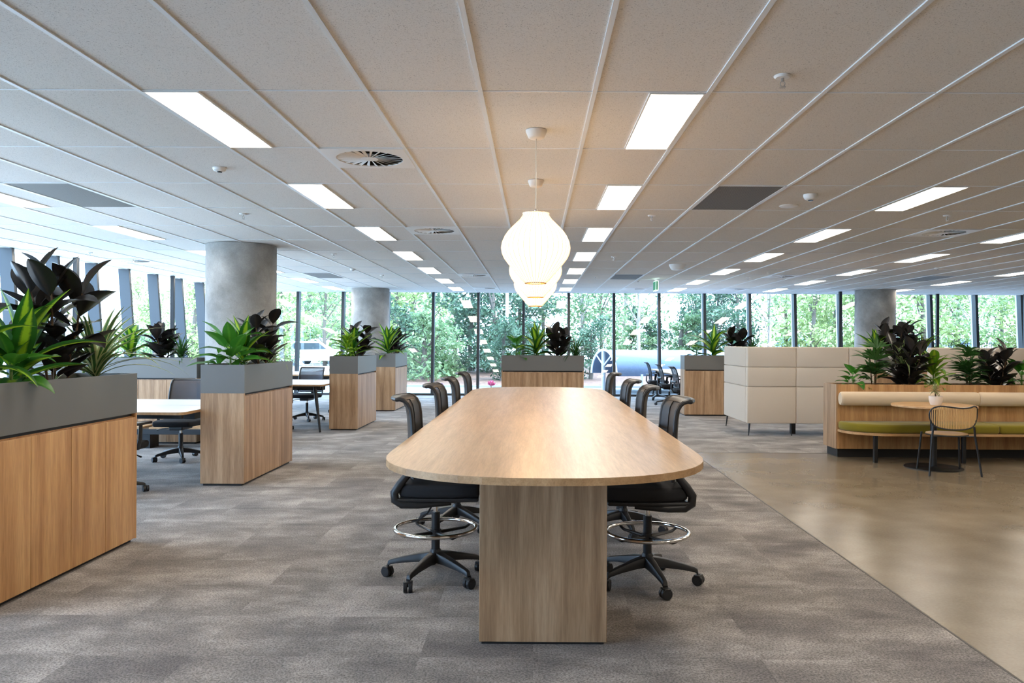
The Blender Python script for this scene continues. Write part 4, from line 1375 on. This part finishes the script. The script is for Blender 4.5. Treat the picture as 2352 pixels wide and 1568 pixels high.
# ------------------------------------------------------------------ task chairs (local: sitter faces +x)
def proto_task():
    t = thing('task_chair', 'x', 'chair')
    star_base(t, 0.29, 0.115, 0.028)
    MB().tube([(0, 0, 0.13), (0, 0, 0.31)], 0.025, 14).build('column_sleeve', 'black_plastic', t, smooth=True)
    MB().tube([(0, 0, 0.31), (0, 0, 0.36)], 0.014, 12).build('gas_lift', 'chrome', t, smooth=True)
    box(-0.14, 0.14, -0.08, 0.08, 0.355, 0.405).build('mechanism', 'black_plastic', t, 0.012, 2)
    MB().tube([(0.04, -0.07, 0.375), (0.03, -0.22, 0.36), (0.02, -0.27, 0.345)], [0.006, 0.006, 0.009], 7).build('lever', 'black_plastic', t)
    st = [(-0.20, -0.2), (-0.1, -0.235), (0.14, -0.24), (0.26, -0.21), (0.285, 0), (0.26, 0.21), (0.14, 0.24), (-0.1, 0.235), (-0.20, 0.2)]
    MB().prism(st, 0.405, 0.47).build('seat', 'black_fabric', t, 0.022, 3, True)
    prof = [(-0.19, 0.50), (-0.195, 0.58), (-0.205, 0.68), (-0.225, 0.78), (-0.25, 0.86), (-0.285, 0.905), (-0.31, 0.918)]
    vs, fs = shell(prof, 0.225, 0.035, 12, 0.12)
    solid(vs, fs, 0.005, 'back_mesh', 'blue_mesh', t)
    ny = 12
    side = lambda j: [Vector(vs[a * (ny + 1) + j]) for a in range(len(prof))]
    path = side(0) + [Vector(vs[(len(prof) - 1) * (ny + 1) + j]) for j in range(1, ny)] + side(ny)[::-1] + [Vector(vs[j]) for j in range(ny - 1, 0, -1)]
    MB().tube(path, 0.013, 8, closed=True).build('back_frame', 'black_plastic', t, smooth=True)
    MB().tube([(-0.215, -0.2, 0.62), (-0.25, -0.1, 0.615), (-0.262, 0, 0.615), (-0.25, 0.1, 0.615), (-0.215, 0.2, 0.62)], 0.018, 8, flat=(0.6, 1.3)).build('lumbar_bar', 'black_plastic', t, smooth=True)
    MB().tube([(-0.08, 0, 0.38), (-0.22, 0, 0.40), (-0.262, 0, 0.47), (-0.255, 0, 0.60)], [0.02, 0.022, 0.02, 0.016], 10, flat=(1.8, 0.8)).build('back_support', 'black_plastic', t, smooth=True)
    for s in (-1, 1):
        a = MB().tube([(0.02, 0.13 * s, 0.40), (0.0, 0.25 * s, 0.42), (-0.01, 0.275 * s, 0.50), (0.0, 0.275 * s, 0.635)], [0.016, 0.018, 0.018, 0.016], 8, flat=(1.4, 0.7)).build('arm', 'black_plastic', t, smooth=True)
        box(-0.11, 0.13, 0.275 * s - 0.04, 0.275 * s + 0.04, 0.635, 0.66).build('arm_pad', 'black_plastic', a, 0.01, 2, True)
    return t
task0 = proto_task(); used = False
TASK = [
    (-4.12, 9.08, -PI / 2, 'black mesh task chair behind the first white desk, its back to the long planter'),
    (-3.78, 6.95, PI / 2 - 0.05, 'black task chair at the first white desk, half hidden by the four-door planter'),
    (-4.0, 13.7, -PI / 2 - 0.1, 'black mesh task chair on the window side of the splayed-leg desk'),
    (-4.02, 12.05, PI / 2, 'black task chair pushed under the splayed-leg desk on the aisle side of the first bay'),
    (-3.72, 15.3, PI / 2, 'black mesh task chair between the splayed-leg desk and the far column desk'),
    (-5.5, 13.75, -PI / 2, 'black mesh task chair in the middle of the splayed-leg desk'),
    (3.02, 15.75, 0.05, 'dark mesh task chair at the far white desk, nearest the planter beside the booth'),
    (3.02, 17.5, 0.0, 'dark mesh task chair at the far white desk, middle of three'),
    (3.02, 19.25, -0.03, 'dark mesh task chair at the far white desk, against the window wall'),
]
for x, y, rz, lab in TASK:
    o = task0 if not used else copy_tree(task0); used = True
    o.location = (x, y, 0); o.rotation_euler = (0, 0, rz); tag(o, lab, group='mesh task chairs at the bench desks')

# ------------------------------------------------------------------ outside
gr = struct('ground')
box(-60, 90, 20.75, 25.0, -0.12, -0.05).build('pavement', 'paving', gr)
box(-9.0, 90, 25.0, 25.12, -0.12, 0.02).build('kerb', 'paving', gr)
MB().add([(-9, 25.12, -0.02), (90, 25.12, -0.02), (90, 44, 0.5), (-9, 44, 0.5), (-9, 25.12, -0.3), (90, 25.12, -0.3), (90, 44, -0.3), (-9, 44, -0.3)],
         [(0, 1, 2, 3), (4, 7, 6, 5), (0, 4, 5, 1), (1, 5, 6, 2), (2, 6, 7, 3), (3, 7, 4, 0)]).build('mulch_bed', 'mulch', gr)
box(-140, -9.0, 25.0, 160, -0.14, -0.06).build('car_park', 'yard', gr)
box(-140, -7.75, -40, 25.0, -0.16, -0.08).build('yard_strip', 'yard', gr)
box(-9, 140, 44, 160, -0.3, 0.45).build('far_verge', 'yard', gr)

def tree_mesh(seed, h, rx, n, mat, size, low=0.1, blobs=9):
    rnd = random.Random(seed)
    bl = []
    for i in range(blobs):
        f = i / max(1, blobs - 1)
        z = h * (low + (0.93 - low) * f)
        wd = rx * (0.55 + 0.45 * math.sin(PI * min(1, 0.25 + 0.7 * f)))
        a = rnd.random() * 6.28
        q = rnd.uniform(0.1, 0.75) * wd
        bl.append((q * math.cos(a), q * math.sin(a), z, wd * rnd.uniform(0.35, 0.62), h * rnd.uniform(0.08, 0.16)))
    vs = []; fs = []
    for i in range(n):
        bx, by, bz, br, bh = bl[rnd.randrange(len(bl))]
        v = Vector((rnd.gauss(0, 1), rnd.gauss(0, 1), rnd.gauss(0, 1))).normalized() * (rnd.random() ** 0.45)
        c = Vector((bx + v.x * br, by + v.y * br, bz + v.z * bh))
        d1 = Vector((rnd.uniform(-1, 1), rnd.uniform(-1, 1), rnd.uniform(-0.9, 0.5))).normalized()
        d2 = d1.cross(Vector((rnd.uniform(-1, 1), rnd.uniform(-1, 1), rnd.uniform(-1, 1)))).normalized()
        s = size * rnd.uniform(0.6, 1.3); b = len(vs)
        vs += [c - d1 * s, c + d2 * s * 0.42, c + d1 * s, c - d2 * s * 0.42]
        fs.append((b, b + 1, b + 2, b + 3))
    me = bpy.data.meshes.new('foliage'); me.from_pydata([tuple(v) for v in vs], [], fs); me.materials.append(MATS[mat])
    tr = MB()
    tr.tube([(0, 0, -0.3), (0.05, 0.03, h * 0.3), (-0.04, 0.05, h * 0.6), (0.02, 0, h * 0.85)], [0.10, 0.085, 0.06, 0.02], 8)
    for bx, by, bz, br, bh in bl[1:]:
        tr.tube([(0, 0.02, bz * 0.6), (bx * 0.5, by * 0.5, bz * 0.82), (bx, by, bz)], [0.035, 0.025, 0.01], 6)
    tm = tr.mesh('trunk'); 
    return me, tm
TV = [tree_mesh(1, 5.2, 1.9, 3400, 'foliage_dark', 0.11), tree_mesh(2, 6.0, 2.2, 2200, 'foliage_mid', 0.11, 0.2, 12), tree_mesh(3, 4.2, 2.0, 3000, 'foliage_light', 0.10),
      tree_mesh(4, 7.0, 2.0, 1500, 'foliage_mid', 0.12, 0.3, 12), tree_mesh(5, 2.4, 1.3, 2600, 'foliage_dark', 0.07, 0.08), tree_mesh(6, 1.9, 1.3, 2400, 'foliage_mid', 0.07, 0.05),
      tree_mesh(7, 8.0, 2.6, 900, 'foliage_mid', 0.12, 0.35, 10)]
for k, (fm, tm) in enumerate(TV): tm.materials.append(MATS['bark_pale' if k in (3, 6) else 'bark'])
KIND = ['dense dark green tree in the garden beyond the far glazing', 'airy mid-green tree in the garden beyond the far glazing', 'pale sunlit tree outside the glazing',
        'tall sparse tree with pale trunk outside the glazing', 'dark shrub on the mulch bed outside the glazing', 'light shrub on the mulch bed outside the glazing', 'tall thin gum tree with bare branches outside the glazing']
def tree(v, x, y, s, rz):
    t = thing('garden_tree' if v not in (4, 5) else 'garden_shrub', KIND[v], 'tree' if v not in (4, 5) else 'shrub', (x, y, 0.0), rz, 'garden: ' + KIND[v])
    t.scale = (s, s, s)
    tag(link('foliage', TV[v][0], t), kind='stuff'); link('trunk', TV[v][1], t)
rnd = random.Random(77)
def px2x(px, Y): return (px - 1222) / 1792 * Y
for v, px, Y, s in [
    (2, 900, 33, 1.25), (2, 850, 36, 1.2), (4, 925, 30, 1.25), (5, 965, 28, 1.3), (5, 990, 30, 1.2), (2, 940, 40, 1.5),
    (0, 1075, 33, 1.05), (1, 1040, 38, 1.1), (0, 1130, 31, 1.0), (0, 1185, 34, 1.1), (4, 1150, 27.5, 0.9), (4, 1195, 28, 0.9), (1, 1240, 36, 1.0),
    (3, 1330, 33, 0.9), (1, 1375, 38, 0.95), (4, 1350, 28.5, 0.95), (6, 1462, 32, 0.9), (5, 1440, 33, 1.1), (4, 1490, 34, 1.2), (3, 1430, 42, 0.9),
    (5, 1560, 35, 1.4), (1, 1590, 39, 0.9), (0, 1640, 34, 1.0), (0, 1690, 37, 1.05), (4, 1600, 36, 1.2), (6, 1760, 36, 0.9), (2, 1800, 44, 1.3),
    (2, 1860, 40, 1.35), (2, 1910, 44, 1.4), (1, 1890, 46, 1.0), (2, 1960, 41, 1.3), (2, 2110, 42, 1.5), (6, 2230, 40, 1.0), (2, 2190, 46, 1.4), (1, 2290, 47, 1.2), (2, 2340, 43, 1.5), (2, 2420, 45, 1.4), (1, 2150, 50, 1.3),
    (2, 640, 44, 1.5), (2, 700, 52, 1.7), (1, 740, 47, 1.2), (2, 760, 56, 1.6), (2, 800, 50, 1.6), (2, 560, 50, 1.6), (2, 440, 36, 1.2), (2, 340, 38, 1.0), (5, 290, 30, 1.0)]:
    tree(v, px2x(px, Y), Y, s, rnd.random() * 6.28)

# palisade fence
fx0, fx1, fy = px2x(985, 40), px2x(1065, 40), 40.0
t = thing('garden_fence', 'black palisade fence among the garden trees', 'fence', (fx0, fy, 0.38))
pk = box(-0.012, 0.012, -0.012, 0.012, -0.2, 1.0).mesh('picket'); pk.materials.append(MATS['black_steel'])
k = 0; x = 0.0
while x < fx1 - fx0:
    link('picket', pk, t, (x, 0, 0)); x += 0.11
for z in (0.02, 0.9): box(0, fx1 - fx0, 0.012, 0.04, z, z + 0.04).build('rail', 'black_steel', t)
fx0, fx1, fy = px2x(1740, 46), px2x(2400, 46), 46.0
t = thing('garden_fence', 'long black palisade fence along the car park behind the pale trees', 'fence', (fx0, fy, 0.45))
pk2 = box(-0.014, 0.014, -0.014, 0.014, -0.2, 1.1).mesh('picket'); pk2.materials.append(MATS['black_steel'])
x = 0.0
while x < fx1 - fx0:
    link('picket', pk2, t, (x, 0, 0)); x += 0.14
for z in (0.02, 1.0): box(0, fx1 - fx0, 0.014, 0.05, z, z + 0.04).build('rail', 'black_steel', t)

# lamp post
t = thing('light_pole', 'slim pale grey light pole outside the glazing', 'pole', (px2x(1158, 29), 29.0, 0.0))
MB().lathe([(0.065, 0.0), (0.055, 6.0)], 16).build('shaft', 'pale_alu', t, smooth=True)
MB().lathe([(0.14, 0.0), (0.14, 0.12)], 16).build('base_collar', 'pale_alu', t)

# barrel-roofed shelter
A0 = Vector((2.02, 22.9, 0)); ax = Vector((1.0, 0.22, 0)).normalized(); pr = Vector((-ax.y, ax.x, 0))
t = thing('bike_shelter', 'low shelter with blue-grey barrel roof and white arch outside the glazing', 'shelter', A0)
span, rise, zs = 1.2, 0.72, 0.47
arc = [(math.cos(PI * i / 20), math.sin(PI * i / 20)) for i in range(21)]
LS = 7.0
def apt(c, s, l, k=1.0):
    p = pr * (span * c * k) + ax * l
    return Vector((p.x, p.y, zs + rise * s * k))
vs = []; fs = []
for l in (0.0, LS):
    for c, s in arc: vs.append(apt(c, s, l))
for i in range(20): fs.append((i, i + 1, 21 + i + 1, 21 + i))
solid([tuple(v) for v in vs], fs, 0.03, 'barrel_roof', 'canopy_blue', t)
for l in (0.0, LS / 2, LS):
    MB().tube([apt(c, s, l, 1.0) + Vector((0, 0, 0.0)) for c, s in arc], 0.035, 8).build('arch', 'car_white', t, smooth=True)
    MB().tube([(ax * l).to_tuple()[:2] + (-0.06,), (ax * l).to_tuple()[:2] + (zs + rise - 0.03,)], 0.06, 12).build('post', 'pale_alu', t, smooth=True)
    for sgn in (-1, 1):
        MB().tube([apt(0, 0.35, l), apt(0.55 * sgn, 0.75, l)], 0.02, 8).build('brace', 'car_white', t)
p = ax * 0.75 - pr * span
MB().tube([(p.x, p.y, -0.06), (p.x, p.y, zs + 0.05)], 0.035, 10).build('post', 'car_white', t)

# cars
def car(label, x, y, rz, mat, z=-0.06, s=1.0, group=None):
    t = thing('parked_car', label, 'car', (x, y, z), rz, group); t.scale = (s, s, s)
    prof = [(-2.2, 0.3), (-2.25, 0.6), (-2.15, 0.86), (-1.75, 0.93), (-1.35, 1.38), (-0.9, 1.48), (0.35, 1.46), (0.95, 1.02), (1.95, 0.90), (2.22, 0.72), (2.25, 0.35)]
    vs = [(x_, -0.88 + (0.14 if z_ > 1.1 else 0), z_) for x_, z_ in prof] + [(x_, 0.88 - (0.14 if z_ > 1.1 else 0), z_) for x_, z_ in prof]
    n = len(prof)
    fs = [tuple(range(n)), tuple(range(n, 2 * n))[::-1]] + [(i, i + n, (i + 1) % n + n, (i + 1) % n) for i in range(n)]
    MB().add(vs, fs).build('body', mat, t, 0.05, 2, True)
    for s_ in (-1, 1):
        MB().add([(-1.5, 0.86 * s_, 0.98), (0.75, 0.86 * s_, 1.02), (0.3, 0.77 * s_, 1.38), (-1.2, 0.77 * s_, 1.38), (-1.5, 0.9 * s_, 0.98), (0.75, 0.9 * s_, 1.02), (0.3, 0.81 * s_, 1.38), (-1.2, 0.81 * s_, 1.38)],
                 [(0, 1, 2, 3), (4, 7, 6, 5), (0, 4, 5, 1), (1, 5, 6, 2), (2, 6, 7, 3), (3, 7, 4, 0)]).build('side_window', 'car_glass', t)
        for xw in (-1.4, 1.4):
            MB().cyl((xw, 0.82 * s_, 0.32), 0.32, (0, 1, 0), 0.11, 20).build('wheel', 'tyre', t, smooth=True)
    return t
car('white car parked broadside beyond the glazing, seen above the desks', px2x(718, 47), 47, 0.15, 'car_white')
car('white van-like car parked behind the white car beyond the glazing', px2x(760, 52), 52, 1.2, 'car_white', s=1.15)
for px_, Y_, m_, lab in ((1795, 56, 'car_blue', 'blue car behind the long palisade fence, near the thin gum tree'), (1850, 57, 'car_blue', 'blue car behind the long palisade fence, second along'),
                         (1935, 58, 'car_white', 'white car behind the long palisade fence'), (2180, 58, 'car_blue', 'blue car behind the fence near the last windows'), (2300, 60, 'car_white', 'white car behind the fence near the last windows')):
    car(lab, px2x(px_, Y_), Y_, 1.4, m_, 0.45)

# pale buildings across the yard
def building(label, x0, x1, y0, y1, h, cols, rows):
    t = thing('office_building', label, 'building', ((x0 + x1) / 2, (y0 + y1) / 2, -0.1))
    a, b = (x1 - x0) / 2, (y1 - y0) / 2
    box(-a, a, -b, b, 0, h).build('wall', 'building_white', t)
    dx = 2 * b / cols
    for c in range(cols):
        for r in range(rows):
            z = 1.2 + r * (h - 1.0) / rows
            q = -b + (c + 0.5) * dx
            f = box(a, a + 0.05, q - dx * 0.30, q + dx * 0.30, z, z + (h - 1.0) / rows * 0.55).build('window', 'building_window', t)
    for c in range(int(2 * a / 3)):
        for r in range(rows):
            z = 1.2 + r * (h - 1.0) / rows
            q = -a + 1.5 + c * 3.0
            box(q - 0.8, q + 0.8, -b - 0.05, -b, z, z + (h - 1.0) / rows * 0.55).build('window', 'building_window', t)
    box(-a - 0.2, a + 0.2, -b - 0.2, b + 0.2, h, h + 0.3).build('parapet', 'pale_alu', t)
building('pale office building across the yard beyond the slanted fins', -52, -34, 16, 44, 9.0, 7, 3)
building('pale office building far behind the car park trees', -52, -22, 78, 92, 10.0, 4, 3)

# flowering stems at the foot of the far glazing
def flower(label, px_, Y_, mat, h, r):
    t = thing('potted_flower', label, 'flower', (px2x(px_, Y_), Y_, -0.05))
    MB().tube([(0, 0, 0), (0.01, 0, h * 0.5), (0, 0, h)], 0.012, 6).build('stem', 'stem_green', t)
    for q in range(9):
        a = 2.4 * q; el = 0.5 + 0.1 * q
        d = Vector((math.cos(a) * math.cos(el), math.sin(a) * math.cos(el), math.sin(el)))
        MB().tube([Vector((0, 0, h)), Vector((0, 0, h)) + d * r * 0.7, Vector((0, 0, h + 0.02)) + d * r], [0.01, r * 0.28, 0.004], 6).build('petal', mat, t)
    for q in range(4):
        a = 1.6 * q + 0.4
        MB().tube([(0, 0, h * 0.3), (0.07 * math.cos(a), 0.07 * math.sin(a), h * 0.55), (0.12 * math.cos(a), 0.12 * math.sin(a), h * 0.62)], [0.006, 0.02, 0.003], 6).build('leaf', 'stem_green', t)
flower('pink protea flower at the foot of the glazing left of the crosswise planter', 1122, 21.3, 'flower_pink', 0.26, 0.14)
flower('purple flower on a green stem outside the glazing behind the stools', 1007, 21.3, 'flower_purple', 0.22, 0.09)
